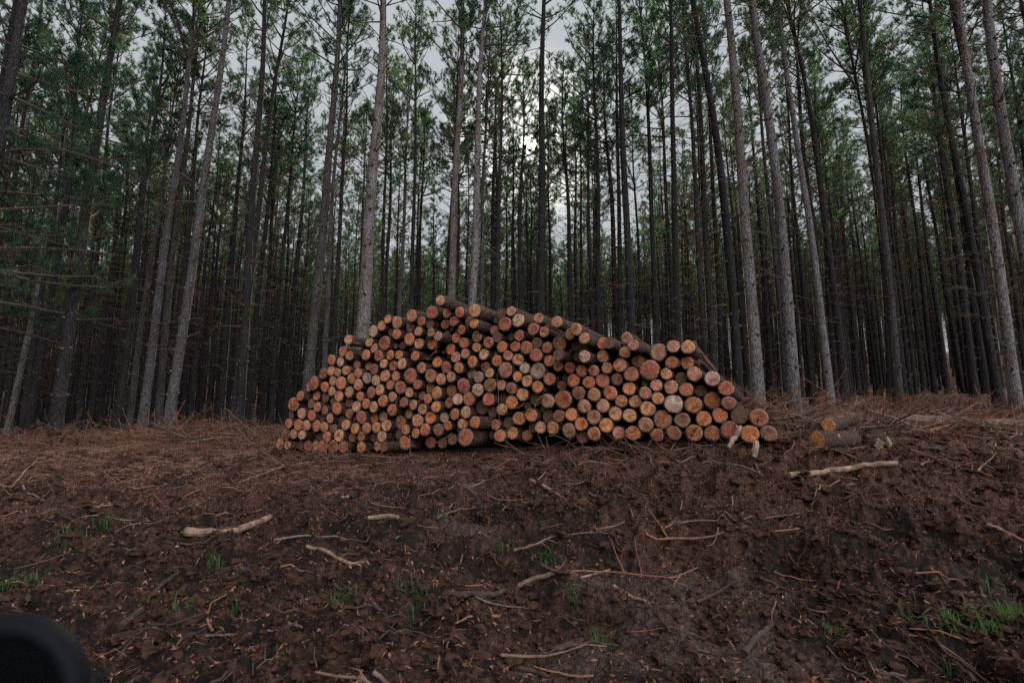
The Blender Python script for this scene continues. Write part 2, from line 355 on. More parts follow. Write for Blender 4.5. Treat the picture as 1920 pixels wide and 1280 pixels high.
RUTS = [[(-60,1050),(300,1035),(560,1010),(800,1040),(1000,1110),(1200,1220),(1300,1300)], [(-60,962),(300,950),(650,940),(950,985),(1250,1040),(1650,1095),(1990,1120)], [(1000,900),(1300,930),(1700,960),(1990,965)]]
RUTW = [np.array([ground_pt(a, b)[:2] for a, b in r]) for r in RUTS]
def ruts(x, y):
    z = np.zeros_like(x)
    for R_ in RUTW:
        d = np.full(x.shape, 9.0)
        for a, b in zip(R_[:-1], R_[1:]):
            ab = b - a; t = np.clip(((x - a[0]) * ab[0] + (y - a[1]) * ab[1]) / (ab @ ab), 0, 1); d = np.minimum(d, np.hypot(x - a[0] - t * ab[0], y - a[1] - t * ab[1]))
        d = d + .07 * vnoise(x * 3, y * 3, 4); m = .75 + .4 * vnoise(x * .9, y * .9, 2)
        z += m * (-.11 * np.exp(-(d / .14) ** 2) + .08 * np.exp(-((np.abs(d) - .30) / .12) ** 2))
    return z
MUDW = [(*ground_pt(a, b)[:2], r) for a, b, r in MUD]
def mudmask(x, y):
    m = np.zeros_like(x)
    for a, b, r in MUDW: m = np.maximum(m, np.exp(-(((x - a) / (r * 1.3)) ** 2 + ((y - b) / (r * .8)) ** 2)))
    return m
def hfull(x, y):
    if np.ndim(x) == 0: return hfull(np.array([x]), np.array([y]))[0]
    x = np.asarray(x, float); y = np.asarray(y, float)
    z = hbase(x, y)
    mud = mudmask(x, y)
    churn = np.clip((11.5 - y) / 4, 0.25, 1) * (1 - .75 * mud) * np.clip((60 - np.abs(x)) / 40, .2, 1)
    nr = (y > 2) & (y < 10) & (np.abs(x) < 9)
    if np.any(nr): z = np.array(z); z[nr] += ruts(x[nr], y[nr])
    xa, ya = rot2(x, y, .6); xb, yb = rot2(x, y, 1.9); xc, yc = rot2(x, y, 2.7)
    z = z + .12 * vnoise(xa * .8, ya * 1.3, 0) * churn
    z = z + .10 * (1 - 2 * np.abs(vnoise(xb * 1.9, yb * 2.6, 1))) * churn
    wx = x + .12 * vnoise(x * 4, y * 4, 6); wy = y + .12 * vnoise(x * 4 + 31, y * 4, 7)
    z = z + .062 * (1 - 2 * np.abs(vnoise(wx * 5.5, wy * 6.5, 2))) * churn
    z = z + .046 * vnoise(wy * 12, wx * 11, 3) * churn
    z = z + .032 * (1 - 2 * np.abs(vnoise(xc * 27, yc * 29, 4))) * churn * np.clip((16 - y) / 6, 0, 1)
    z = z + .009 * vnoise(xa * 62, ya * 60, 5) * np.clip((10 - y) / 3, 0, 1)
    z = z + .12 * vnoise(x * .35, y * .35, 5) * np.clip((y - 13) / 6, 0, 1)
    return z

def surf_pt(px, py):
    d = ray(px, py); t = np.linspace(2.0, 24.0, 2200); P = np.array([0, 0, CZ]) + d * t[:, None]
    below = P[:, 2] < hfull(P[:, 0], P[:, 1]); i = int(np.argmax(below))
    return P[i] if below.any() else ground_pt(px, py)
def axis(dense, a, b, grow, lim):
    pos = [b]; s = dense
    while pos[-1] < lim[1]: s *= grow; pos.append(pos[-1] + s)
    neg = [a]; s = dense
    while neg[-1] > lim[0]: s *= grow; neg.append(neg[-1] - s)
    return neg[::-1][:-1], pos[1:]
def build_ground():
    xd = np.arange(-8, 8.001, .02); n, p = axis(.02, -8, 8, 1.07, (-500, 500)); xs = np.concatenate([n, xd, p])
    ys = [2.2]; 
    while ys[-1] < 14: ys.append(ys[-1] + .0034 * ys[-1])
    n, _ = axis(.02, 2.2, 2.2, 1.15, (-120, 3)); _, p = axis(.05, 2.2, ys[-1], 1.045, (0, 900)); ys = np.concatenate([n, ys, p])
    X, Y = np.meshgrid(xs, ys); Z = hfull(X.ravel(), Y.ravel())
    V = np.stack([X.ravel(), Y.ravel(), Z], -1); nx, ny = len(xs), len(ys)
    i = np.arange(ny - 1)[:, None] * nx + np.arange(nx - 1)[None, :]
    q = np.stack([i, i + 1, i + nx + 1, i + nx], -1).reshape(-1, 4)
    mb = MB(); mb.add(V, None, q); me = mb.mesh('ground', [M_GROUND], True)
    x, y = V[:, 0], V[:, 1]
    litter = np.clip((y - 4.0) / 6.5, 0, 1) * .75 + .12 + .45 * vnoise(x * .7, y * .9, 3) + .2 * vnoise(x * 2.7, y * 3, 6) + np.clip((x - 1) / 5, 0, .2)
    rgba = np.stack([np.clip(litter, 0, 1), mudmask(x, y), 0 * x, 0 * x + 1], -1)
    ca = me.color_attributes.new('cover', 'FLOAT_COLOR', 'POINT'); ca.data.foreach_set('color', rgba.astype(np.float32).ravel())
    tag(link('ground', me), 'churned dark soil with red needle litter running back into the pines', None, None, 'structure')
build_ground()

# ------------------------------------------------------------------ the log stack
PHI = R(25.8)
A = np.array([math.sin(PHI), math.cos(PHI), 0]); E = np.array([math.cos(PHI), -math.sin(PHI), 0])
P0 = np.array([0, 10.0 * CT, 1.2]); P0[1] = 10.05
KB = (520, 600, 7.1125); KA = (520, 690, 7.1125); KC = (740, 540, 7.1125); KD = (740, 690, 7.1125)
KE = (960, 560, 7.1125); KF = (960, 700, 7.1125); KG = (1180, 600, 6.096); KH = (1180, 680, 6.096)
LOGS = {
'B': (KB, "1405 85 70 t;1280 155 80 w;1475 0 58 t;1585 35 85 t;1590 185 70 o;1520 160 60 d-;1415 310 98 r;945 300 68 t+;1235 300 68 t;1295 355 66 t;1145 400 62 d-;880 425 70 o;1175 485 75 t;725 535 70 o;838 560 62 w;970 510 68 o;1025 580 65 r-;1355 480 75 r;1505 470 65 o;1625 470 60 o;1420 578 62 t;1545 620 72 r;1660 577 75 t;1205 615 60 t-;1290 655 70 d;612 715 72 d;718 680 68 t;820 692 58 t;922 653 68 t;1088 690 68 t;1198 775 73 g;1310 805 72 w;1435 745 78 t;1575 745 70 t;990 780 70 o;745 805 66 t;845 840 92 t;1078 860 78 t;485 850 90 r;425 905 65 w-;635 900 68 o;735 960 66 t;955 960 70 t;1365 935 72 t;1255 965 78 r;1505 865 62 o;1660 910 90 r"),
'A': (KA, "325 375 70 r;512 380 66 o-;812 365 75 t;650 420 68 d-;1105 380 62 o;1535 385 66 t;1408 440 80 o;215 485 88 r;435 475 70 d-;735 465 66 o-;800 540 80 o;540 515 70 t;955 460 62 d-;1055 515 72 t;1185 475 68 o;1285 520 75 t;1530 560 78 o;335 585 75 t;648 555 62 d;955 605 68 o-;190 615 55 d-;472 630 75 r;1120 655 85 r;703 675 66 t;1295 670 58 r-;1415 650 68 g-;615 650 50 k-;1640 710 90 r-;152 740 66 o;292 740 78 o;395 765 72 t;518 770 80 r;625 770 70 o;830 690 60 k-;912 755 72 t;745 812 60 d;1040 810 75 o;1190 800 72 o;1320 790 70 o;1475 765 80 t;120 885 85 d-;217 880 65 t;332 885 65 t;580 900 55 k-;660 908 70 o;820 900 80 t;1000 930 62 r-;1112 910 64 r;1395 905 75 t;1290 920 60 k-;35 1015 78 t-;150 1030 60 t;300 1025 55 d-;408 1035 75 r-;505 1030 65 t-;610 1045 85 r;748 1045 92 r;880 1045 80 r;1120 1055 70 o;1340 1038 66 t;1470 1030 66 t+;1650 1010 98 o"),
'C': (KC, "595 180 70 t+;228 370 78 t;515 340 92 r;690 320 70 t-;868 330 72 o;1068 310 88 t+;1425 335 62 t;1560 325 70 t;1635 420 90 w;1475 505 100 r;210 520 65 d-;358 445 68 r;320 580 66 t;478 480 58 t;480 580 62 t;455 650 46 t-;675 485 65 d-;792 445 68 r;893 555 64 o;990 455 68 d-;1095 480 74 o+;588 645 66 t+;197 680 80 o;325 745 72 t;500 755 72 o-;1098 645 72 t;1310 570 70 r-;1352 635 65 o;1550 625 52 d-;1660 635 72 r;835 685 66 o;905 750 76 o;755 830 76 o;940 870 70 t;820 930 74 t;1250 725 72 r;1095 795 64 o;1185 880 74 t;1435 790 78 o;1610 780 70 r;105 760 50 k-;275 905 65 o;570 990 72 o;685 1055 80 r;870 1055 74 o;1040 985 80 o;1512 895 68 t;1375 985 76 o;1650 965 80 t;1180 1040 72 r-;1463 1080 108 p;380 1085 74 t;210 1170 98 r;467 1160 92 r;1002 1140 74 g-;1262 1130 68 t;752 1185 68 w;603 1210 80 t;1118 1190 76 g;1645 1185 72 o"),
'D': (KD, "935 235 100 r;1275 230 92 d;1105 290 85 w;1440 235 70 t;1555 275 80 d;318 235 66 r;465 270 70 r-;570 330 85 t;750 305 84 r-;205 330 70 t;325 355 66 g-;435 410 68 o;985 400 92 r;840 415 76 w;1265 425 88 r;130 475 70 d;243 475 68 t;378 545 74 t;570 510 76 o;710 470 70 r-;1165 520 85 k-;1560 455 85 o;1430 550 76 t;1440 400 60 k-;175 610 72 t-;800 615 74 o;945 590 82 t;310 700 86 t;490 665 84 o;640 660 70 w-;1300 595 70 k-;145 825 70 o;278 865 68 o;405 815 80 o;600 815 82 d;738 790 70 o;900 740 74 t;830 790 50 o-;1085 700 86 o+;1350 765 72 r;1520 730 75 k-;1405 890 85 o;1605 875 85 o;945 920 112 r+;770 950 70 d-;60 880 56 k-;480 990 76 r-;640 1000 66 d-"),
'E': (KE, "350 275 70 t;290 395 85 r;427 445 70 t;610 330 82 t+;762 463 80 t;875 430 84 t+;998 525 80 t+;195 655 85 r;332 590 68 k;468 655 76 o;625 600 98 r;855 625 66 d-;955 670 58 t;675 740 75 t+;325 775 92 r;1175 625 90 o;1330 620 78 o+;1215 755 82 t;1470 700 84 t;1530 525 76 t;1610 635 78 t+;975 800 84 w+;830 770 70 k-;170 920 74 w;342 950 112 g;510 835 80 o;615 895 72 r;755 910 76 r;925 965 78 t;1090 955 78 t;1258 915 76 t;1435 885 92 t;1590 1000 98 r;193 1085 80 t;340 1175 78 o;508 1075 86 r;825 1100 88 o;1035 1120 84 o;1220 1095 95 r;1400 1075 78 d"),
'F': (KF, "1567 215 88 o;120 270 86 t;640 150 70 d-;1090 275 90 t;1320 270 98 o;890 265 90 d;680 345 118 r;478 368 92 t;1455 360 84 t;1625 380 88 t;1222 425 92 t;975 445 92 t;1370 535 95 t;1552 560 92 t;320 345 76 k-;95 600 88 o;250 555 88 o;490 570 76 k-;625 575 84 d;795 555 86 o;1080 585 98 t;935 665 90 o;1260 685 98 o;180 795 75 r-;265 745 66 r-;375 720 78 t;545 720 85 o;760 760 95 d;945 840 80 d-;1110 790 92 o;1405 770 90 t;1610 780 98 o"),
'G': (KG, "500 305 74 t;655 308 80 t;335 380 100 p;112 475 75 d-;240 590 118 r;497 500 74 r;645 500 74 o-;735 605 84 t;425 635 68 t;585 670 60 t-;310 735 72 t;470 770 84 t;640 800 80 r;955 675 86 w;1097 780 86 r;185 835 72 t;335 890 74 t;825 820 60 k-"),
'H': (KH, "505 470 108 w;725 495 100 o;935 455 100 o-;1120 465 78 d;215 525 90 t;370 620 104 r;600 650 88 d;842 630 88 o;1022 600 84 o;1250 585 90 k;1470 645 102 r;182 695 86 t;315 800 74 o;515 790 80 d;730 770 96 o;935 780 88 r;1145 760 102 r;1360 795 100 o;1585 805 90 d"),
}
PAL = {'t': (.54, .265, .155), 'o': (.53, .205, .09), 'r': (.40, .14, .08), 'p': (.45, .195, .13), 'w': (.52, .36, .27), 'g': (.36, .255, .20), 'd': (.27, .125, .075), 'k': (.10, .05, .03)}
logs = []
for key, ((ox, oy, k), s) in LOGS.items():
    for it in s.split(';'):
        a, b, r, c = it.split(); a, b, r = float(a), float(b), float(r)
        px, py, rp = ox + a / k, oy + b / k, r / k
        pr = {'+': .36, '-': -.15}.get(c[-1] if len(c) > 1 else '', 0.0) + random.uniform(-.03, .03)
        d = ray(px, py); q = P0 - pr * A; t = float((q - np.array([0, 0, CZ])) @ A / (d @ A)); p = np.array([0, 0, CZ]) + d * t
        u = float((p - P0) @ E); v = p[2] - P0[2]
        logs.append([u, v, rp * t / F * 1.0, pr, c[0], px, py])
UV = np.array([[l[0], l[1]] for l in logs]); RR = np.array([l[2] for l in logs]); UV0 = UV.copy()
for it in range(60):
    D = UV[:, None] - UV[None]; dist = np.sqrt((D ** 2).sum(-1)) + np.eye(len(UV)) * 9
    need = (RR[:, None] + RR[None]) * 1.05 - dist; need = np.clip(need, 0, None)
    mv = (D / dist[..., None] * need[..., None]).sum(1) * .32
    UV += mv; UV += (UV0 - UV) * .03
D = UV[:, None] - UV[None]; dist = np.sqrt((D ** 2).sum(-1)) + np.eye(len(UV)) * 9
slack = (dist - RR[None]).min(1); RR = np.minimum(RR * 1.13, np.maximum(RR * .82, slack))
order = sorted(range(len(logs)), key=lambda i: (logs[i][4] == 'k', -RR[i]))
single = set(order[:296])

def cyl_proto(seed, sides=26):
    rg = np.random.default_rng(seed); ang = np.arange(sides) * 2 * math.pi / sides
    prof = 1 + .035 * np.cos(2 * ang + rg.random() * 6) * rg.random() * 1.6 + .02 * np.cos(3 * ang + rg.random() * 6) + .012 * rg.standard_normal(sides)
    ys = np.array([0.0, .004, .03, .1, .2, .3, .4, .5, .6, .7, .8, .9, .97, 1.0]); mb = MB(); V = []
    bx, bz = .12 * (rg.random(2) - .5)
    for j, y in enumerate(ys):
        rr = prof * (.985 if j == 0 else 1) * (1 - .10 * y) * (1 + .012 * rg.standard_normal(sides))
        c = 4 * y * (1 - y)
        V.append(np.stack([rr * np.cos(ang) + bx * c, np.full(sides, y), rr * np.sin(ang) + bz * c], -1))
    V = np.concatenate(V); n = len(ys); q = []
    for i in range(n - 1):
        for k in range(sides): k2 = (k + 1) % sides; q.append((i * sides + k, i * sides + k2, (i + 1) * sides + k2, (i + 1) * sides + k))
    mb.add(V, None, q, 0)
    th = .915 + .05 * rg.random(sides) * 1
    inn = np.stack([prof * th * np.cos(ang), np.full(sides, .0012), prof * th * np.sin(ang)], -1)
    ring = np.vstack([V[:sides], inn]); mb.add(ring, None, [(k, sides + k, sides + (k + 1) % sides, (k + 1) % sides) for k in range(sides)], 0)
    bk = np.vstack([V[-sides:], [[0, 1, 0]]]); mb.add(bk, [(k, sides, (k + 1) % sides) for k in range(sides)], None, 1)
    bark = mb.mesh('log', [M_LOG, M_END], False)
    for p_ in bark.polygons: p_.use_smooth = True
    mf = MB(); rings = [1.0, .97, .8, .6, .4, .2]; W = []
    tx, tz = rg.normal(0, .0022, 2)
    for j, f in enumerate(rings):
        rr = prof * th * f
        x = rr * np.cos(ang); z = rr * np.sin(ang)
        y = (-.0030 if j else .0) + tx * x + tz * z + rg.normal(0, .0006, sides)
        W.append(np.stack([x, y, z], -1))
    W = np.concatenate(W + [np.array([[0, -.003, 0]])]); q = []
    for i in range(len(rings) - 1):
        for k in range(sides): k2 = (k + 1) % sides; q.append((i * sides + k, (i + 1) * sides + k, (i + 1) * sides + k2, i * sides + k2))
    l = (len(rings) - 1) * sides
    mf.add(W, [(l + k, len(W) - 1, l + (k + 1) % sides) for k in range(sides)], q, 0)
    face = mf.mesh('cut_face', [M_END], True)
    return bark, face
PROTO = [cyl_proto(40 + i) for i in range(9)]
def place_log(front, axis_dir, r, length, col, proto=None, roll=None):
    bark, face = PROTO[proto if proto is not None else random.randrange(len(PROTO))]
    o = bpy.data.objects.new('log', bark); COL.objects.link(o)
    y = Vector(axis_dir).normalized(); x = y.cross(Vector((0, 0, 1))).normalized(); z = x.cross(y)
    m = Matrix((x, y, z)).transposed() @ Matrix.Rotation(random.uniform(0, 6.28) if roll is None else roll, 3, 'Y')
    o.rotation_euler = m.to_euler(); o.location = front; o.scale = (r, length, r)
    c = bpy.data.objects.new('cut_face', face); COL.objects.link(c); c.parent = o
    c.color = (*col, 1); o.color = (*col, 1)
    return o
WORD = {'t': 'pale tan', 'o': 'bright orange', 'r': 'reddish brown', 'p': 'pinkish', 'w': 'weathered greyish', 'g': 'grey weathered', 'd': 'shaded brown', 'k': 'nearly black'}
ORD = ['zeroth', 'first', 'second', 'third', 'fourth', 'fifth', 'sixth', 'seventh', 'eighth', 'ninth', 'tenth', 'eleventh', 'twelfth', 'thirteenth', 'fourteenth', 'fifteenth']
def nth(n): return ORD[n] if n < len(ORD) else '%d%s' % (n, 'th' if 10 <= n % 100 <= 20 else {1: 'st', 2: 'nd', 3: 'rd'}.get(n % 10, 'th'))
base_v = {}
course = {}
for i in single:
    u, v = UV[i]; g = float(hbase(*(P0 + u * E)[:2])) - P0[2]
    course.setdefault(max(1, int((v - g) / .215) + 1), []).append(i)
Rmed = np.median(RR); stuff = MB(); LEN = 4.0
def front_of(i): return P0 + UV[i][0] * E + np.array([0, 0, UV[i][1]]) - logs[i][3] * A
for cno, members in sorted(course.items()):
    members.sort(key=lambda i: UV[i][0])
    for k, i in enumerate(members):
        c = logs[i][4]; jit = np.array([random.gauss(0, .008), random.gauss(0, .008), random.gauss(0, .006)])
        if logs[i][3] > .3: jit *= 1.5
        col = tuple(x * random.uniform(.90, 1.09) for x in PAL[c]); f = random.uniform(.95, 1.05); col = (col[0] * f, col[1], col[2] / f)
        ln = LEN + random.uniform(-.12, .12) + min(0, logs[i][3])
        o = place_log(front_of(i), A + jit, RR[i], ln, col)
        size = 'thick ' if RR[i] > Rmed * 1.22 else ('thin ' if RR[i] < Rmed * .86 else '')
        st = ' jutting out' if logs[i][3] > .3 else (' set back' if logs[i][3] < -.11 else '')
        row = 'bottom course' if cno == 1 else nth(cno) + ' course up'
        tag(o, '%s%s log end%s, %s from left, %s' % (size, WORD[c], st, nth(k + 1), row), 'log', 'cut logs in the big stack')
# the logs seen only as dark slivers behind the face
def add_cyl(mb, front, d, r, length, sides=12):
    d = np.array(d) / np.linalg.norm(d); x = np.cross(d, [0, 0, 1]); x /= np.linalg.norm(x); z = np.cross(x, d)
    ang = np.arange(sides) * 2 * math.pi / sides; c = (np.cos(ang)[:, None] * x + np.sin(ang)[:, None] * z) * r
    V = np.vstack([front + c, front + d * length + c, front, front + d * length])
    mb.add(V, None, [(k, (k + 1) % sides, sides + (k + 1) % sides, sides + k) for k in range(sides)], 0)
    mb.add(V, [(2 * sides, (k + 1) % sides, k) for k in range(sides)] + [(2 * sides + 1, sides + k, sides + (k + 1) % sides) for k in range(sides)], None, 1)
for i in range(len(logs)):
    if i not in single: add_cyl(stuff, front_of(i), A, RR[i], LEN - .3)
occ = [tuple(UV[i]) + (RR[i],) for i in range(len(logs))]
top = {}
for u in np.arange(-6.2, 4.6, .1):
    c = [v + r for (uu, v, r) in occ if abs(uu - u) < r + .12]
    top[round(u, 1)] = max(c) if c else -9
def top_at(u):
    return min(top.get(round(u + d, 1), -9) for d in (-.1, 0, .1))
nf = 0
for _ in range(9000):
    u = random.uniform(-6, 4.4); g = float(hbase(*(P0 + u * E + .4 * A)[:2])) - P0[2]
    v = random.uniform(g + .30, 3.4); r = random.uniform(.035, .10)
    if v + r > top_at(u) - .1: continue
    if min((math.hypot(u - a, v - b) - c for a, b, c in occ)) < r * .96: continue
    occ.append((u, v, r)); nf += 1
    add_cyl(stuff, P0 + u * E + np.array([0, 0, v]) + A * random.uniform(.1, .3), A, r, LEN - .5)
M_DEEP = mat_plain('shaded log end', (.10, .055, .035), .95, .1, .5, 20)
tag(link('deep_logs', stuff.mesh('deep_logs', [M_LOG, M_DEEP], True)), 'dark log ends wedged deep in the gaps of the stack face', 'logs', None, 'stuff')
# bearers under the stack
def long_log(p, q, r, col, label, name='log', cat='log', group=None, proto=0):
    p = np.array(p); q = np.array(q); o = place_log(p, q - p, r, float(np.linalg.norm(q - p)), col, proto)
    o.name = name; tag(o, label, cat, group); return o
def onface(px, py, s):            # s > 0: behind the stack face, s < 0: before it
    d = ray(px, py); q = P0 + s * A; t = float((q - np.array([0, 0, CZ])) @ A / (d @ A)); return np.array([0, 0, CZ]) + d * t
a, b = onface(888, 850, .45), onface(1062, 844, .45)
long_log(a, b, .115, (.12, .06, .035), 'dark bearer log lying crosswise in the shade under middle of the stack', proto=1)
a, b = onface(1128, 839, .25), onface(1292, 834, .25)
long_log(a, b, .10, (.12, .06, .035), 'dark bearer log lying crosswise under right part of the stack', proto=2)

# ------------------------------------------------------------------ loose logs, poles, sticks
def onground(px, py, lift=0.0):
    p = ground_pt(px, py); return np.array([p[0], p[1], p[2] + lift])
def loose(px, py, rp, ex, ey, col, label, z, dz, proto):
    f = at_depth(px, py, z); e = at_depth(ex, ey, z + dz); r = rp * z / F
    e[2] = f[2] + (float(hbase(e[0], e[1])) - float(hbase(f[0], f[1])))
    f[2] = max(f[2], float(hfull(f[0], f[1])) + r * .8); e[2] = max(e[2], float(hfull(e[0], e[1])) + r * .75)
    return long_log(f, e, r, col, label, proto=proto)
loose(1553, 797, 13.5, 1606, 796, (.55, .25, .10), 'short orange ended log lying behind another right of the stack', 9.1, 1.2, 4)
loose(1533, 838, 17, 1602, 835, (.50, .22, .08), 'thick orange ended log on the ground right of the stack, the nearer of two', 8.0, .45, 5)

def stick(pts, wpx, mat, label, cat='stick', name='stick', lift=.3, taper=.6, forks=(), abspts=None, seed=0, lump=.12, wob=.22):
    """a branch lying on the ground through picture points, its thickness given in picture pixels"""
    rg = np.random.default_rng(seed + int(pts[0][0]))
    G = []
    for p in pts:
        g = surf_pt(p[0], p[1]); G.append(g)
    G = np.array(G); 
    z = project(G.mean(0))[2]; r = wpx * z / F / 2 * .88
    n = max(8, 7 * (len(pts) - 1)); t = np.linspace(0, len(pts) - 1, n); ti = np.arange(len(pts))
    P = np.stack([np.interp(t, ti, G[:, k]) for k in range(3)], -1)
    hz = hfull(P[:, 0], P[:, 1]); fit = np.polyval(np.polyfit(t, hz, 1), t); fit = fit + np.percentile(hz - fit, 80)
    P[:, 2] = np.maximum(fit * .88 + hz * .12, hz - r * 1.5) + r * lift; wv = rg.normal(0, 1, (4, 3)); tt = np.linspace(0, 3, n); P += wob * (r * .5 + .006) * np.stack([np.interp(tt, np.arange(4), wv[:, q]) for q in range(3)], -1) + rg.normal(0, r * .06, P.shape)
    rad = r * np.linspace(1, taper, n) * (1 + lump * .6 * rg.standard_normal(n))
    mb = MB(); mb.tube(P, rad, 9, 0, True)
    if wpx < 9 and not forks:       # broken side twigs
        L_ = float(np.linalg.norm(P[-1] - P[0]))
        forks = [(rg.uniform(.2, .9), *(np.array([1, .6, .5]) * rg.standard_normal(3)), L_ * rg.uniform(.12, .35), .6) for _ in range(int(rg.integers(1, 4)))]
    for (i, dx, dy, dz, ln, rf) in forks:
        b = P[int(i * (n - 1))]; d = np.array([dx, dy, dz]); d = d / np.linalg.norm(d)
        s = np.linspace(0, 1, 6)[:, None]; Q = b + d * s * ln + rg.normal(0, .012, (6, 3)) * s
        mb.tube(Q, r * rf * np.linspace(1, .5, 6), 7, 0, True)
    o = link(name, mb.mesh(name, [mat], False)); tag(o, label, cat); return o
stick([(1480, 899), (1580, 893), (1685, 886)], 13, M_PALE, 'long pale barkless pole lying right of the stack on the litter', 'pole', 'pole', .8, .8, wob=.25, lump=.06)
stick([(995, 910), (1030, 922), (1060, 938)], 9, M_PALE, 'short pale broken stick lying before the middle of the stack', lift=.7)
stick([(348, 1018), (420, 1003), (505, 978)], 18, M_PALE, 'thick pale barkless chunk half buried in soil at left foreground', 'branch', 'branch', .9, .75, wob=.2, lump=.14)
stick([(690, 975), (720, 977), (745, 980)], 10, M_PALE, 'stubby pale wood piece lying left of centre on dark soil', lift=.7, taper=.9)
stick([(575, 1028), (615, 1045), (655, 1062)], 8, M_PALE, 'pale forked branch with three short prongs left of centre', 'branch', 'branch', .9, .9,
      forks=[(1, .14, -.35, 0, .17, .8), (1, .3, -.08, .03, .2, .8), (1, .22, -.2, .0, .17, .7)])
stick([(650, 1062), (690, 1048), (728, 1030)], 6, M_DARKW, 'thin dark stick crossing behind the forked pale branch')
stick([(222, 1205), (262, 1155), (300, 1108), (340, 1068)], 13, M_DARKW, 'thick dark branch pointing away at lower left near the mirror', 'branch', 'branch', .6, .6)
stick([(397, 1192), (386, 1160), (395, 1138), (425, 1118)], 5, M_REDW, 'thin curved root loop lying on soil in the left foreground', 'root', 'root', 1.2)
stick([(540, 1172), (553, 1180), (566, 1190)], 8, M_GREYW, 'stubby grey twig end in the lower left foreground')
stick([(963, 1042), (1030, 1012), (1100, 1006), (1172, 1002)], 5, M_GREYW, 'long thin curved branch lying across the centre foreground', 'branch', 'branch', 1.2)
stick([(1210, 1000), (1350, 1002), (1500, 1000)], 5.5, M_REDW, 'long straight reddish stick lying right of centre', lift=1.2)
stick([(1088, 1083), (1145, 1071)], 5, M_PALE, 'thin yellowish splinter beside the cracked mud patch', 'splinter', 'splinter', 1)
stick([(1150, 1112), (1185, 1122), (1212, 1142)], 10, M_PALE, 'flat pale torn splinter of wood at centre right foreground', 'splinter', 'splinter', .7, .5)
stick([(960, 1092), (1000, 1086), (1047, 1076)], 12, M_GREYW, 'short thick greyish branch half sunk beside the mud patch', 'branch', 'branch', .2, .8)
stick([(0, 916), (45, 918), (85, 930)], 4, M_PALE, 'thin pale stick at the far left edge of clearing', lift=1)
stick([(370, 1200), (430, 1201), (470, 1203)], 6, M_GREYW, 'low grey stick lying level in the lower left foreground')
stick([(500, 1200), (570, 1192)], 5, M_GREYW, 'slim grey stick just below the stubby twig end')
stick([(630, 924), (640, 930), (652, 940)], 8, M_PALE, 'small pale wood scrap between stack and thick pale chunk', lift=.8)
stick([(875, 913), (910, 901)], 7, M_GREYW, 'short grey stick in front of the left middle of stack')
stick([(635, 853), (690, 858), (765, 862)], 5, M_GREYW, 'long pale stick along the foot of stack at left', lift=1.2)
stick([(575, 870), (610, 862), (650, 856)], 5, M_GREYW, 'slanting stick near the left foot of the stack', lift=1.2)
stick([(1690, 806), (1800, 812), (1930, 818)], 26, M_GREYW, 'dark fallen trunk lying at the right edge of clearing', 'fallen trunk', 'fallen_trunk', 1.6, .85, wob=.15)
stick([(1745, 820), (1790, 805), (1842, 790)], 6, M_REDW, 'reddish branch slanting up across the dark fallen trunk', 'branch', 'branch', 4)
stick([(1700, 800), (1740, 812), (1790, 826)], 6, M_GREYW, 'grey branch slanting down across the dark fallen trunk', 'branch', 'branch', 3)
stick([(1815, 805), (1860, 798), (1925, 790)], 6, M_GREYW, 'grey pole resting behind the dark fallen trunk at far right', 'pole', 'pole', 3)
stick([(1745, 847), (1830, 842), (1925, 842)], 4, M_DARKW, 'thin dark branch on litter below the dark fallen trunk', 'branch', 'branch', 1.5)
stick([(1450, 795), (1490, 790), (1530, 777)], 5, M_REDW, 'reddish branch lying between two pine trunks right of stack', 'branch', 'branch', 2)
stick([(300, 812), (340, 822), (385, 826)], 6, M_DARKW, 'dark stick at forest edge among brown brush at left', lift=2)
stick([(85, 836), (135, 838)], 5, M_GREYW, 'grey stick by the foot of the thick left pine', lift=1.5)
stick([(1855, 1008), (1925, 1026)], 7, M_REDW, 'reddish branch end at the right edge of foreground', 'branch', 'branch', .8)
stick([(1040, 1062), (1150, 1082), (1260, 1088), (1310, 1062)], 4, M_REDW, 'long thin root curving over the cracked mud patch', 'root', 'root', 1.4)
stick([(1395, 1232), (1420, 1200), (1450, 1175)], 14, M_DARKW, 'stubby dark root lump in the right foreground soil', 'root', 'root', .1, .7)
stick([(840, 1105), (900, 1112), (960, 1102)], 14, M_DARKW, 'dark bark slab half sunk in soil at foreground centre', 'bark slab', 'bark_slab', .05, .8)
stick([(1240, 1005), (1290, 985), (1400, 978), (1500, 968)], 4, M_GREYW, 'thin bowed twig above the long reddish stick', lift=1.5)
stick([(820, 985), (860, 962), (905, 950)], 4, M_GREYW, 'thin grey twig on dark soil left of centre')
stick([(450, 905), (520, 880), (580, 872)], 5, M_GREYW, 'grey branch lying before the left toe of the stack', 'branch', 'branch', 1)
stick([(940, 1255), (1000, 1268), (1060, 1290)], 12, M_DARKW, 'dark branch cut by the bottom edge at centre', 'branch', 'branch', .4)
stick([(700, 1262), (735, 1292)], 11, M_GREYW, 'grey stub cut by the bottom edge left of centre', 'branch', 'branch', .4)

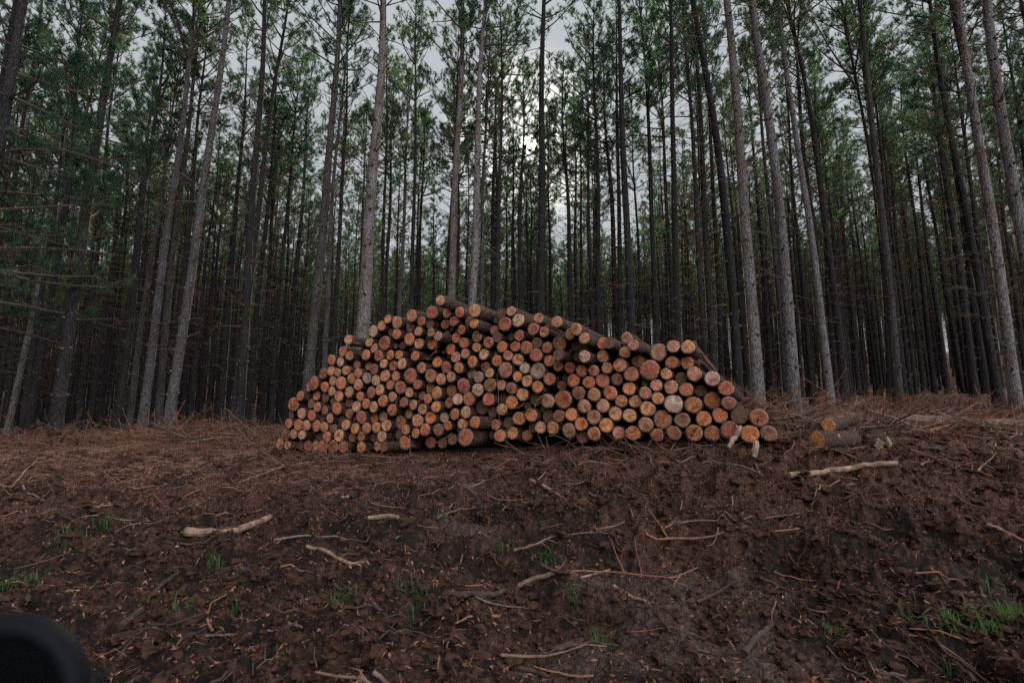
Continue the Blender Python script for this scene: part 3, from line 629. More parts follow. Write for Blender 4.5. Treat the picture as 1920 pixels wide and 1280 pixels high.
def thin_branch(P, r, label, mat=M_GREYW):
    P = np.array(P); n = 10; t = np.linspace(0, len(P) - 1, n)
    Q = np.stack([np.interp(t, np.arange(len(P)), P[:, k]) for k in range(3)], -1) + np.random.default_rng(3).normal(0, .004, (n, 3))
    mb = MB(); mb.tube(Q, r * np.linspace(1, .5, n), 6, 0, True); o = link('twig', mb.mesh('twig', [mat], True)); tag(o, label, 'twig')
thin_branch([onface(793, 674, -.02), onface(808, 667, -.12), onface(822, 650, .05)], .012, 'pale bent twig sticking out of dark gap in upper stack')
thin_branch([onface(725, 779, -.05), onface(738, 764, -.15), onface(749, 741, -.02)], .012, 'pale twig slanting over log ends at lower left of stack')
thin_branch([onface(813, 833, -.05), onface(830, 824, -.15), onface(849, 811, 0)], .012, 'pale twig slanting from the gap at the stack foot')
thin_branch([onface(768, 858, -.2), onface(769, 840, -.15), onface(768, 815, -.05)], .011, 'upright thin twig before the foot of the stack')
thin_branch([onface(982, 772, -.05), onface(1002, 765, -.2), onface(1005, 752, -.2), onface(1022, 738, 0)], .013, 'crooked pale twig poking out of centre stack face')
thin_branch([onface(936, 790, -.1), onface(935, 750, -.16), onface(932, 700, -.1)], .008, 'hair thin twig hanging down the centre of the stack')
thin_branch([onface(958, 766, -.1), onface(972, 764, -.2), onface(984, 755, -.05)], .011, 'short pale twig left of the crooked one in stack centre')
thin_branch([onface(1300, 640, .3), onface(1322, 672, .7), onface(1348, 702, 1.0)], .02, 'bark strip hanging along the right slope of stack', M_REDW)

def offcut(P, r, label, name):
    P = np.array(P); n = 7; t = np.linspace(0, 1, n)[:, None]; Q = P[0] * (1 - t) + P[1] * t + np.random.default_rng(8).normal(0, .006, (n, 3))
    mb = MB(); mb.tube(Q, r * np.array([.75, .95, 1.05, 1, 1.08, .9, .8]), 8, 0, True); o = link(name, mb.mesh(name, [M_PALE], False)); tag(o, label, name)
offcut([onface(1366, 838, -.45), onface(1389, 800, -.10)], .038, 'pale orange slanting offcut leaning against right toe of stack', 'offcut')
offcut([onface(1414, 856, -.45), onface(1418, 828, -.30)], .045, 'upright pale peeled stub standing at the right toe of stack', 'stub')

# torn stump
def stump():
    c = onground(1650, 842, .08); mb = MB(); rg = np.random.default_rng(5)
    for k in range(14):
        a = rg.uniform(0, 6.28); l = rg.uniform(.12, .3); d = np.array([math.cos(a) * .7, math.sin(a) * .5, rg.uniform(-.1, .7)])
        s = np.linspace(0, 1, 7)[:, None]; P = c + np.array([rg.uniform(-.15, .15), rg.uniform(-.08, .08), .05]) + d * s * l + rg.normal(0, .02, (7, 3)) * s
        mb.tube(P, rg.uniform(.06, .12) * np.array([1, 1.15, 1.1, .95, .8, .5, .2]) * (1 + .2 * rg.standard_normal(7)), 9, 0, True)
    o = link('torn_stump', mb.mesh('torn_stump', [M_DARKW], False)); tag(o, 'torn pale root stump beside the loose logs at right', 'stump')
    m2 = MB()
    for k in range(4):
        a = rg.uniform(0, 6.28); P = c + np.array([rg.uniform(-.12, .16), -.1, .12]) + np.linspace(0, 1, 5)[:, None] * np.array([math.cos(a) * .15, -.03, -.18]) + rg.normal(0, .01, (5, 3))
        m2.tube(P, rg.uniform(.05, .075) * np.array([.6, 1, 1.1, 1.0, .7]), 7, 0, True)
    link('split_wood', m2.mesh('split_wood', [M_PALE], False), o)
stump()

# ------------------------------------------------------------------ loose ground cover (uncountable)
def scatter_pts(n, y0, y1, xk=1.12, power=1.0, seed=1):
    rg = np.random.default_rng(seed); t = rg.random(n) ** power; y = y0 * (y1 / y0) ** t; x = (rg.random(n) * 2 - 1) * (y * xk + .6)
    return x, y, rg
def clods():
    phi = (1 + 5 ** .5) / 2; ico = np.array([(-1, phi, 0), (1, phi, 0), (-1, -phi, 0), (1, -phi, 0), (0, -1, phi), (0, 1, phi), (0, -1, -phi), (0, 1, -phi), (phi, 0, -1), (phi, 0, 1), (-phi, 0, -1), (-phi, 0, 1)]); ico /= np.linalg.norm(ico[0])
    f = [(0,11,5),(0,5,1),(0,1,7),(0,7,10),(0,10,11),(1,5,9),(5,11,4),(11,10,2),(10,7,6),(7,1,8),(3,9,4),(3,4,2),(3,2,6),(3,6,8),(3,8,9),(4,9,5),(2,4,11),(6,2,10),(8,6,7),(9,8,1)]
    cache = {}; V = [tuple(v) for v in ico]; F2 = []
    def mid(a, b):
        k = (min(a, b), max(a, b))
        if k not in cache:
            m = (np.array(V[a]) + np.array(V[b])) / 2; m /= np.linalg.norm(m); V.append(tuple(m)); cache[k] = len(V) - 1
        return cache[k]
    for a, b, c in f:
        ab, bc, ca = mid(a, b), mid(b, c), mid(c, a); F2 += [(a, ab, ca), (b, bc, ab), (c, ca, bc), (ab, bc, ca)]
    S = np.array(V); F2 = np.array(F2)
    x, y, rg = scatter_pts(26000, 2.4, 12.5, seed=11)
    keep = (rg.random(len(x)) > mudmask(x, y) * .85) & (vnoise(x * 1.6, y * 1.8, 2) > -.45 + .9 * (rg.random(len(x)) - .5)); x, y = x[keep], y[keep]
    z = hfull(x, y); n = len(x); s = .007 + .05 * rg.random(n) ** 2.8; s *= .7 + .06 * y
    sc = s[:, None] * (.65 + .7 * rg.random((n, 3))); sc[:, 2] *= .7
    a = rg.random(n) * 6.28; ca, sa = np.cos(a), np.sin(a)
    W = S[None] * (1 + .34 * rg.standard_normal((n, len(S), 1)).clip(-2, 2)); W = W * sc[:, None, :]
    W = np.stack([W[..., 0] * ca[:, None] - W[..., 1] * sa[:, None], W[..., 0] * sa[:, None] + W[..., 1] * ca[:, None], W[..., 2]], -1)
    W += np.stack([x, y, z + .2 * s], -1)[:, None, :]
    Fc = (F2[None] + (np.arange(n) * len(S))[:, None, None]).reshape(-1, 3)
    mb = MB(); mb.add(W, Fc); tag(link('soil_clods', mb.mesh('soil_clods', [M_CLOD])), 'dark crumbled soil clods over the churned foreground', 'soil', None, 'stuff')
clods()
def strips(name, mat, n, y0, y1, ln, wd, seed, label, dens=None, tilt=.35, power=1.0, lift=.004, cat='litter'):
    x, y, rg = scatter_pts(n, y0, y1, seed=seed, power=power)
    if dens is not None:
        k = rg.random(len(x)) < dens(x, y) * (1 - .8 * mudmask(x, y)); x, y = x[k], y[k]
    z = hfull(x, y); n = len(x); l = ln * (.4 + rg.random(n)) * .5; w_ = wd * (.5 + rg.random(n)) * .5
    a = rg.random(n) * 6.28; el = rg.normal(0, tilt, n); d = np.stack([np.cos(a) * np.cos(el), np.sin(a) * np.cos(el), np.sin(el)], -1)
    s = np.stack([-np.sin(a), np.cos(a), rg.normal(0, .5, n)], -1); s /= np.linalg.norm(s, axis=1)[:, None]
    c = np.stack([x, y, z + lift + np.abs(np.sin(el)) * l * .6], -1)
    up = np.array([0, 0, 1.0]) * (l * rg.normal(0.1, .2, n))[:, None]
    V = np.stack([c - d * l[:, None] - s * w_[:, None] * .6, c + s * w_[:, None] + up, c + d * l[:, None] - s * w_[:, None] * .2, c - s * w_[:, None] + up], 1)
    V = np.concatenate([V.reshape(-1, 3)]); i = np.arange(n)[:, None] * 4
    mb = MB(); mb.add(V, np.concatenate([i + [[0, 1, 3]], i + [[1, 2, 3]]])); tag(link(name, mb.mesh(name, [mat])), label, cat, None, 'stuff')
litd = lambda x, y: np.clip((y - 5.5) / 4, .08, 1)
strips('needle_litter', M_LITTER, 150000, 2.6, 19, .11, .006, 21, 'reddish fallen pine needles and twiglets carpeting the ground', litd, .3, .8, .008)
strips('bark_chips', M_CHIP, 60000, 2.5, 16, .05, .016, 22, 'brown bark chips strewn over the soil', lambda x, y: .35 + .6 * litd(x, y), .4, 1, .005)
strips('wood_chips', M_PALE, 5000, 2.6, 15, .05, .014, 23, 'small pale wood splinters strewn over the soil', lambda x, y: .35 + .6 * litd(x, y), .4, 1, .008)
def twigs(name, mat, n, y0, y1, seed, lmin, lmax, rad, label, dens):
    x, y, rg = scatter_pts(n, y0, y1, seed=seed, power=.85); k = rg.random(len(x)) < dens(x, y); x, y = x[k], y[k]; n = len(x)
    l = lmin + (lmax - lmin) * rg.random(n) ** 2.5; a = rg.random(n) * 6.28; bend = rg.normal(0, .28, n); m = 6; s = np.linspace(0, 1, m)
    ang = a[:, None] + bend[:, None] * s[None] + np.cumsum(rg.normal(0, .1, (n, m)), 1); st = l[:, None] / m
    X = x[:, None] + np.cumsum(np.cos(ang) * st, 1); Y = y[:, None] + np.cumsum(np.sin(ang) * st, 1)
    hz = hfull(X.ravel(), Y.ravel()).reshape(X.shape); Zl = hz.max(1)[:, None] * .55 + hz * .45 + rg.random((n, 1)) * .02 + rg.normal(0, .1, (n, 1)) * (s[None] - .5) * l[:, None]
    Zl = np.maximum(Zl, hz - .01) + .004
    mb = MB()
    for i in range(n):
        r = rad * (.35 + rg.random()) * (.5 + l[i]); mb.tube(np.stack([X[i], Y[i], Zl[i]], -1), r * np.linspace(1, .45, m), 4, 0)
    tag(link(name, mb.mesh(name, [mat], True)), label, 'twigs', None, 'stuff')
twigs('grey_twigs', M_GREYW, 3600, 2.8, 20, 31, .08, .9, .010, 'thin grey twigs scattered over the clearing', litd)
twigs('reddish_twigs', M_REDW, 4500, 2.8, 20, 32, .06, .7, .009, 'thin reddish twigs scattered over the clearing', litd)
twigs('pale_twigs', M_PALE, 500, 2.8, 16, 33, .06, .4, .010, 'short pale peeled twigs scattered over the clearing', litd)
twigs('dark_roots', M_DARKW, 1200, 2.6, 11, 34, .08, .6, .014, 'dark root ends and twigs in churned soil', lambda x, y: 0 * x + .6)

def grass():
    spots = [(200,982,9),(185,990,6),(112,1018,12),(135,1012,8),(60,1085,12),(25,1105,12),(5,1110,9),(85,1078,6),(400,1062,10),(405,1050,5),(262,972,6),(1025,1048,14),(945,1042,6),(785,1122,10),(760,1125,8),(740,1106,7),(640,1128,8),(650,1130,8),(620,1108,4),(470,1090,5),(1085,1118,9),(1130,1205,10),(1830,1170,16),(1890,1155,18),(1800,1185,14),(1850,1180,10),(1905,1165,12),(1735,1185,8),(1780,1190,10),(1700,1165,5),(1560,1198,6),(345,1152,6),(438,1150,4),(500,1085,4),(1870,1145,8),(1010,930,3),(1125,975,3),(830,972,3),(520,1235,3),(1800,1268,4)]
    mb = MB(); rg = np.random.default_rng(9)
    for px, py, n in spots:
        c = surf_pt(px, py)
        for k in range(int(n * 2.8)):
            b = c + np.array([rg.normal(0, .05), rg.normal(0, .05), 0]); b[2] = float(hfull(b[0:1], b[1:2])[0]) - .005
            a = rg.random() * 6.28; l = rg.uniform(.05, .17); lean = rg.uniform(.2, .95); d = np.array([math.cos(a), math.sin(a), 0]); s = np.array([-d[1], d[0], 0]) * rg.uniform(.0025, .005)
            P = [b, b + d * l * lean * .35 + np.array([0, 0, l * .6]), b + d * l * lean + np.array([0, 0, l * (1 - lean * .45)])]
            mb.add([P[0] - s, P[0] + s, P[1] - s, P[1] + s, P[2]], [(0, 1, 3), (0, 3, 2), (2, 3, 4)])
    tag(link('grass', mb.mesh('grass', [M_GRASS])), 'sparse bright green grass blades sprouting from bare soil', 'grass', None, 'stuff')
grass()

# ------------------------------------------------------------------ pines
def needles_mesh(mb, C, D, n, ln, wd, rg, m, spread=.85):
    """bottle-brush tufts: C centres, D unit directions"""
    if not len(C): return
    C = np.repeat(C, n, 0); D = np.repeat(D, n, 0); k = len(C)
    rnd = rg.standard_normal((k, 3)); rnd -= (rnd * D).sum(1)[:, None] * D; rnd /= np.linalg.norm(rnd, axis=1)[:, None]
    ca = rg.uniform(.25, 1.0, k)[:, None] * spread; dirn = D * np.sqrt(np.clip(1 - ca ** 2, .05, 1)) + rnd * ca
    dirn /= np.linalg.norm(dirn, axis=1)[:, None]
    b = C + D * rg.uniform(-.09, .05, k)[:, None]; l = ln * rg.uniform(.7, 1.2, k)[:, None]
    s = np.cross(dirn, rg.standard_normal((k, 3))); s /= np.linalg.norm(s, axis=1)[:, None]; s *= wd
    V = np.stack([b - s * .5, b + s * .5, b + dirn * l], 1).reshape(-1, 3)
    mb.add(V, np.arange(3 * k).reshape(-1, 3), None, m)
def branch_path(b, az, el, l, n, curve, rg, wob=.04):
    P = [b]; e = el; a = az
    for i in range(n):
        e += curve / n + rg.normal(0, wob); a += rg.normal(0, wob * 1.5); st = l / n
        P.append(P[-1] + st * np.array([math.cos(a) * math.cos(e), math.sin(a) * math.cos(e), math.sin(e)]))
    return np.array(P)
def make_pine(seed, H, r0, zb, lowfol=False, rich=1.0, detail=14):
    """returns (trunk MB, crown MB) around the z axis: trunk with knots and dead limbs, crown with limbs and needle tufts"""
    rg = np.random.default_rng(seed); T = MB(); Cn = MB()
    nz = 64; z = H * np.linspace(0, 1, nz) ** 1.1; wob = np.stack([.09 * np.sin(z * .6 + rg.random() * 6) * (z / H), .08 * np.sin(z * .43 + rg.random() * 6) * (z / H)], -1)
    r = r0 * ((1 - z / H) ** .75 * .93 + .04) * (1 + .20 * np.exp(-z / .6) + .28 * np.exp(-z / .16))
    whorls = []; q = 1.3
    while q < H - .3: whorls.append(q); q += rg.uniform(.5, .85) * (1 if q < zb else .85)
    ax = lambda zz: np.array([np.interp(zz, z, wob[:, 0]), np.interp(zz, z, wob[:, 1]), zz])
    rz = lambda zz: float(np.interp(zz, z, r))
    bulge = np.ones(nz)
    ang = np.arange(detail) * 2 * math.pi / detail
    V = []; 
    for i in range(nz):
        rr = r[i] * (1 + .03 * np.sin(3 * ang + z[i]) + .025 * rg.standard_normal(detail))
        V.append(np.stack([wob[i, 0] + rr * np.cos(ang), wob[i, 1] + rr * np.sin(ang), np.full(detail, z[i] - (.35 if i == 0 else 0))], -1))
    i = np.arange(nz - 1)[:, None] * detail; j = np.arange(detail)[None]; j2 = (j + 1) % detail
    T.add(np.concatenate(V), None, np.stack([i + j, i + j2, i + detail + j2, i + detail + j], -1).reshape(-1, 4), 0)
    TC, TD, BC, BD = [], [], [], []
    az0 = rg.random() * 6.28; asym = rg.uniform(.1, .4)
    for wz in whorls:
        if wz > zb and rg.random() < .14: continue
        nb = rg.integers(3, 6); a0 = rg.random() * 6.28
        for k in range(nb):
            az = a0 + k * 6.28 / nb + rg.normal(0, .3); zz = wz + rg.normal(0, .05); rr = rz(zz); b = ax(zz) + np.array([math.cos(az), math.sin(az), 0]) * rr * .8
            if zz < zb:
                st = rr * .22 + .004; e = b + np.array([math.cos(az), math.sin(az), .3]) * (rr * .35 + rg.uniform(.01, .05))
                T.tube([b - (e - b) * .3, b + (e - b) * .55, e], [st * 1.5, st, st * .5], 5, 1, True)
                pr = np.clip((zz - 1.5) / (zb * .45), 0, 1) * .92 + .04
                if rg.random() < pr:
                    l = rg.uniform(.3, 2.1) * (.5 + .5 * zz / zb); P = branch_path(b, az, rg.uniform(-.1, .6), l, 5, rg.uniform(-.7, .3), rg, .09)
                    T.tube(P, (.009 + .005 * l) * np.linspace(1, .35, 6), 3, 1)
                    for s in range(int(2 + 4 * rg.random())):
                        f = rg.uniform(.25, 1) * 5; q0 = P[int(min(4, f))] * (1 - f % 1) + P[int(min(5, f + 1))] * (f % 1)
                        S = branch_path(q0, az + rg.choice([-1, 1]) * rg.uniform(.4, 1.1), rg.uniform(-.4, .4), l * rg.uniform(.15, .45), 3, -.3, rg, .12)
                        T.tube(S, .005 * np.linspace(1, .4, 4), 3, 1)
                        if rg.random() < .42 * min(1, zz / zb * 1.4): BC.append(S[-1]); BD.append((S[-1] - S[0]) / (np.linalg.norm(S[-1] - S[0]) + 1e-6))
                if not (lowfol and zz > 3.0): continue
            t = (zz - zb) / (H - zb) if zz > zb else 0
            l = (2.15 * (1 - t) ** .65 + .25) * rg.uniform(.55, 1.15)
            l *= 1 + asym * math.cos(az - az0)
            if lowfol and zz < zb: l = rg.uniform(1.6, 3.4)
            if rg.random() < (.45 if t < .15 else .12): continue
            el = rg.uniform(.25, .75) + .35 * t if zz > zb else rg.uniform(-.15, .25)
            P = branch_path(b, az, el, l, 6, rg.uniform(.0, .5) if zz > zb else -.1, rg, .06)
            Cn.tube(P, (.012 + .012 * l) * np.linspace(1, .3, 7), 4, 1)
            ns = int((2.8 + 2.9 * l) * rich)
            for s in range(ns):
                f = (rg.uniform(.28, 1.0)) * 6; i0 = int(min(5, f)); q0 = P[i0] + (P[i0 + 1] - P[i0]) * (f - i0 if f < 6 else 1)
                sl = l * rg.uniform(.14, .34) * (1.2 - f / 9) + .1
                S = branch_path(q0, az + rg.choice([-1, 1]) * rg.uniform(.3, 1.2), el + rg.uniform(-.3, .6), sl, 3, .5, rg, .12)
                Cn.tube(S, .006 * np.linspace(1, .5, 4), 3, 1)
                dd = (S[-1] - S[-2]); dd /= np.linalg.norm(dd)
                TC.append(S[-1]); TD.append(dd)
                for _q in range(3): TC.append(S[-1] + rg.normal(0, .07, 3)); d2 = dd + rg.normal(0, .5, 3); TD.append(d2 / np.linalg.norm(d2))
                if rg.random() < .35: TC.append(S[1]); TD.append(dd)
            dd = (P[-1] - P[-2]); dd /= np.linalg.norm(dd); TC.append(P[-1]); TD.append(dd)
    for k in range(5): TC.append(ax(H - .1 * k)); TD.append(np.array([0, 0, 1.0]))
    needles_mesh(Cn, np.array(TC), np.array(TD), 30, .145, .0105, rg, 0, 1.0)
    if BC: needles_mesh(T, np.array(BC), np.array(BD), 14, .12, .009, rg, 2)
    return T, Cn, len(TC)
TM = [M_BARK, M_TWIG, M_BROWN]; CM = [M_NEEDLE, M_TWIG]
PINES = []
for i, (H, r0, zb, rich) in enumerate([(21, .165, 12.5, 1.0), (23, .18, 13.5, 1.1), (19.5, .14, 12.5, .9), (22, .16, 12, 1.2), (24, .19, 15, 1.0), (18, .125, 11, .95), (20.5, .15, 14, .8), (22.5, .17, 12.5, 1.1), (20, .17, 6.2, 1.25), (21.5, .15, 11, .7), (23, .155, 16, 1.2)]):
    T, Cn, n = make_pine(200 + i, H, r0, zb, False, rich)
    PINES.append((T.mesh('trunk', TM, True), Cn.mesh('crown', CM), H, r0))

placed = []     # world x, y of every pine
def add_tree(x, y, proto, label, group, s=1.0, sr=1.0, lean=(0, 0), rz=None):
    e = bpy.data.objects.new('pine_tree', None); COL.objects.link(e)
    e.location = (x, y, float(hbase(x, y))); e.rotation_euler = (lean[0], lean[1], random.uniform(0, 6.28) if rz is None else rz); e.scale = (sr, sr, s)
    e.empty_display_size = .3
    t_, c_, H, r0 = PINES[proto]
    for nm, me in (('trunk', t_), ('crown', c_)):
        o = bpy.data.objects.new(nm, me); COL.objects.link(o); o.parent = e
    tag(e, label, 'tree', group); placed.append((x, y)); return e

# trees one can single out: picture points (x, y) down the trunk, depth, trunk width in px, proto, label
HERO = [
 ([(14,813),(65,580),(110,400)], 20, 12, 2, 'slim leaning pine at the left edge, left of the thick one'),
 ([(47,828),(86,616),(144,184)], 18, 15, 5, 'slim pine just left of thick leaning pine at left'),
 ([(100,835),(158,420),(223,0)], 14, 24, 8, 'thick leaning pine at left with heavy limbs and dark green crown'),
 ([(242,800),(284,472),(345,110)], 21, 12, 5, 'slim pine left of the trio of leaning grey trunks'),
 ([(266,805),(318,400),(372,0)], 18, 18, 3, 'grey leaning pine, leftmost of the trio at left'),
 ([(295,802),(329,436),(385,0)], 19, 15, 6, 'grey leaning pine in the middle of the trio at left'),
 ([(312,812),(375,400),(430,0)], 16.5, 20, 4, 'grey leaning pine with orange scar, rightmost of the trio'),
 ([(434,796),(482,417),(530,50)], 19, 16, 0, 'dark pine standing alone between the trio and the stack'),
 ([(509,780),(535,417),(563,150)], 24, 11, 2, 'thin dark pine just left of the log stack'),
 ([(570,760),(607,410),(637,0)], 18, 22, 7, 'grey forked-looking pine behind the left end of stack'),
 ([(607,760),(622,410),(648,100)], 21, 12, 6, 'thin pine close behind the grey pine at stack left end'),
 ([(666,760),(694,410),(720,0)], 17.6, 30, 4, 'thickest pale grey pine rising behind left shoulder of stack'),
 ([(740,760),(757,410),(770,150)], 27, 11, 3, 'dark pine right of the thickest pale grey trunk'),
 ([(838,760),(852,410),(868,0)], 18.5, 20, 1, 'straight grey pine behind the stack peak, left of a pair'),
 ([(880,760),(891,400),(909,0)], 18, 20, 0, 'straight grey pine behind the stack peak, front of a pair'),
 ([(898,760),(906,400),(920,0)], 23, 12, 2, 'thin pine hugging the right side of the grey peak pine'),
 ([(921,760),(925,400),(930,60)], 27, 12, 6, 'dark pine left of where the sun shows'),
 ([(972,760),(977,410),(981,0)], 24, 12, 5, 'slender pine touching the left side of the visible sun'),
 ([(1011,760),(1015,410),(1018,0)], 18.5, 20, 4, 'straight dark pine right of the visible sun'),
 ([(1033,760),(1030,410),(1028,66)], 30, 9, 2, 'thin pine directly behind the straight one by the sun'),
 ([(1081,760),(1079,410),(1076,100)], 32, 9, 7, 'thin far pine between the two centre right clumps'),
 ([(1111,760),(1105,400),(1097,33)], 26, 11, 6, 'tall slim pine with high tuft, right of the sun'),
 ([(1122,760),(1116,400),(1109,131)], 30, 9, 5, 'thinner twin right beside the tall slim pine'),
 ([(1162,760),(1160,410),(1155,0)], 22, 13, 0, 'straight dark pine behind the right half of stack'),
 ([(1205,760),(1193,396),(1180,140)], 29, 9, 2, 'thin pine before the dense dark crown at centre right'),
 ([(1234,760),(1222,400),(1201,0)], 22, 14, 3, 'dark pine carrying the dense crown at centre right'),
 ([(1266,760),(1251,396),(1240,200)], 25, 12, 7, 'dark pine above the two end logs of stack top'),
 ([(1297,760),(1285,380),(1276,150)], 32, 8, 5, 'thin far pine above the right end of stack top'),
 ([(1334,770),(1317,396),(1300,120)], 26, 11, 6, 'dark pine behind the right slope of the stack'),
 ([(1354,770),(1340,396),(1322,100)], 24, 13, 1, 'dark pine beside the bowed trunk at stack right end'),
 ([(1386,778),(1361,413),(1299,0)], 16, 21, 4, 'bowed dark pine at the right end of the stack'),
 ([(1424,775),(1397,400),(1361,0)], 13.6, 25, 1, 'pale pine with light painted on its bark standing just right of the stack'),
 ([(1491,785),(1461,405),(1413,0)], 13.0, 25, 7, 'second pale pine right of the stack with knotty bark'),
 ([(1559,768),(1515,400),(1452,0)], 18, 16, 3, 'dark pine behind and right of the second pale one'),
 ([(1586,762),(1545,400),(1490,60)], 19, 17, 0, 'dark pine left of the long trunk before the lane'),
 ([(1686,765),(1653,394),(1607,0)], 16.5, 18, 6, 'long grey trunk standing left of the dark forest lane'),
 ([(1668,757),(1640,340),(1588,60)], 20, 12, 2, 'dark trunk close behind the long one by lane'),
 ([(1878,775),(1813,416),(1741,0)], 17.5, 17, 3, 'dark leaning pine right of the forest lane'),
 ([(1908,785),(1857,410),(1797,0)], 14, 24, 1, 'thick grey leaning pine second from the right edge'),
 ([(1985,810),(1908,410),(1849,0)], 12.3, 28, 4, 'thickest leaning pine trunk at the right edge'),
]
def hero(pts, Z, wpx, proto, label):
    pale = M_BARK_LIT if 'pale' in label or 'peak' in label or 'edge' in label else (M_BARK_HALFLIT if 'grey' in label else None)  # front trunks take the bark copies with clearing light in their colour
    b = ray(*pts[0]); p0 = np.array([0, 0, CZ]) + b * Z
    y = p0[1]; x0 = p0[0]; z0 = float(hbase(x0, y))
    Pm = at_y(*pts[1], y); Pt = at_y(*pts[2], y)
    zs = np.array([0, Pm[2] - z0, Pt[2] - z0]); xs = np.array([0, Pm[0] - x0, Pt[0] - x0])
    co = np.polyfit(zs, xs, 2); co[0] = np.clip(co[0], -.006, .006)
    A2 = np.array([[zs[1]], [zs[2]]]); co[1] = float(((xs[1:] - co[0] * zs[1:] ** 2) * zs[1:]).sum() / (zs[1:] ** 2).sum()); zt = zs[2]
    def off(z):
        z1 = np.minimum(z, zt); return co[0] * z1 ** 2 + co[1] * z1 + np.clip(z - zt, 0, None) * (2 * co[0] * zt + co[1])
    e = bpy.data.objects.new('pine_tree', None); COL.objects.link(e); e.location = (x0, y, z0); e.empty_display_size = .3
    t_, c_, H, r0 = PINES[proto]; rr = wpx * Z / F / 2 * .82; s = rr / (r0 * .86); a = random.uniform(0, 6.28); ca, sa = math.cos(a), math.sin(a)
    for nm, me in (('trunk', t_), ('crown', c_)):
        m = me.copy(); n = len(m.vertices); V = np.empty(n * 3, np.float32); m.vertices.foreach_get('co', V); V = V.reshape(-1, 3)
        k = s if nm == 'trunk' else 1.0
        X = V[:, 0] * ca - V[:, 1] * sa; Y = V[:, 0] * sa + V[:, 1] * ca
        if nm == 'trunk':      # only the stem thickens, limbs keep their reach
            rad = np.sqrt(X ** 2 + Y ** 2) + 1e-6; lim = r0 * 1.4; nr = np.where(rad < lim, rad * k, rad + lim * (k - 1)); X *= nr / rad; Y *= nr / rad
        V = np.stack([X + off(V[:, 2].astype(float)), Y, V[:, 2]], -1)
        m.vertices.foreach_set('co', V.astype(np.float32).ravel()); m.update()
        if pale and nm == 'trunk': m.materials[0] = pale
        o = bpy.data.objects.new(nm, m); COL.objects.link(o); o.parent = e
    tag(e, label, 'tree', None); placed.append((x0, y))
for h in HERO: hero(*h)
# low-limbed edge trees whose sprays hang into the left of the picture
def low_tree(x, y, seed, label):
    T, Cn, n = make_pine(seed, 21, .17, 9.5, True, 1.1); e = bpy.data.objects.new('pine_tree', None); COL.objects.link(e); e.location = (x, y, float(hbase(x, y)))
    for nm, mb, mats in (('trunk', T, TM), ('crown', Cn, CM)):
        o = bpy.data.objects.new(nm, mb.mesh(nm, mats, nm == 'trunk')); COL.objects.link(o); o.parent = e
    tag(e, label, 'tree'); placed.append((x, y))
low_tree(-16.2, 15.5, 302, 'second bushy pine at the left border behind the low sprays')
low_tree(-12.6, 12.2, 301, 'bushy edge pine just outside the left border, low green sprays reaching in')

# plantation grid behind
ra = math.atan((1790 - 960) / F); rd = np.array([math.sin(ra), math.cos(ra)]); rn = np.array([math.cos(ra), -math.sin(ra)])
cand = []
rg = np.random.default_rng(17)
for i in range(-100, 150):
    for j in range(-90, 150):
        jt = .22 if i * 2.35 < 36 else .65
        p = rd * (i * 2.35 + rg.normal(0, jt)) + rn * (j * 2.75 + rg.normal(0, jt)) + np.array([1.3, 0])
        x, y = p
        cx_ = 960 + F * x / y
        if y > 110 and rg.random() < .5: continue
        if y < 14.5 or y > 190 or rg.random() < (.08 if not 560 < cx_ < 1380 else (.44 if y < 50 else (.25 if y < 105 else .3))): continue
        if abs(x) > y * 1.02 + 7: continue
        q = P0[:2]; s = (p - q) @ A[:2]; u = (p - q) @ E[:2]
        if -6.6 < u < 5.2 and s < 5.3: continue                      # the stack and its landing
        if x < -3 and y < 16.5: continue
        if abs(p @ rn) < 1.0 and x > 8 and y < 23: continue    # the lane
        if min((x - a) ** 2 + (y - b) ** 2 for a, b in placed) < 1.25 ** 2: continue
        cand.append((x, y, x * x + y * y))
cand.sort(key=lambda c: c[2])
inview = lambda c: abs(c[0]) < c[1] * .99 + .6
near = [c for c in cand if inview(c)][:258]
nearset = set(near); far = [c for c in cand if c not in nearset]
ranks = {}
for c in near: ranks.setdefault(int((math.sqrt(c[2]) - 14) // 4), []).append(c)
BIN = [(0, 'far left'), (250, 'left'), (520, 'left centre'), (800, 'centre'), (1120, 'right centre'), (1400, 'right'), (1680, 'far right')]
LOOK = ['slender', 'tall slim', 'thin', 'dark', 'thicker', 'spindly', 'bare-stemmed', 'dense-crowned', 'low-limbed', 'sparse-crowned', 'high-crowned']
cnt = {}
rk = sorted(ranks); 
for n, k in enumerate(rk):
    ranks[k].sort(key=lambda c: c[0] / c[1])
    for i, c in enumerate(ranks[k]):
        pr = random.choice([0, 1, 2, 3, 4, 5, 6, 7, 9, 10]); s = random.uniform(.78, 1.02); sr = random.uniform(.72, 1.08)
        px = 960 + F * c[0] / c[1]
        zone = [b for a, b in BIN if px >= a][-1] if px > 0 else 'far left'
        add_tree(c[0], c[1], pr, '%s pine standing in the %s rank of the plantation, %s from the left' % (LOOK[pr], nth(n + 1), nth(i + 1)), 'pines standing deep in the plantation', s, sr, (random.gauss(0, .012), random.gauss(0, .012)))
print('trees', len(near), 'far', len(far), 'logs', len(logs), 'single', len(single), 'fill', nf, 'tufts', n)

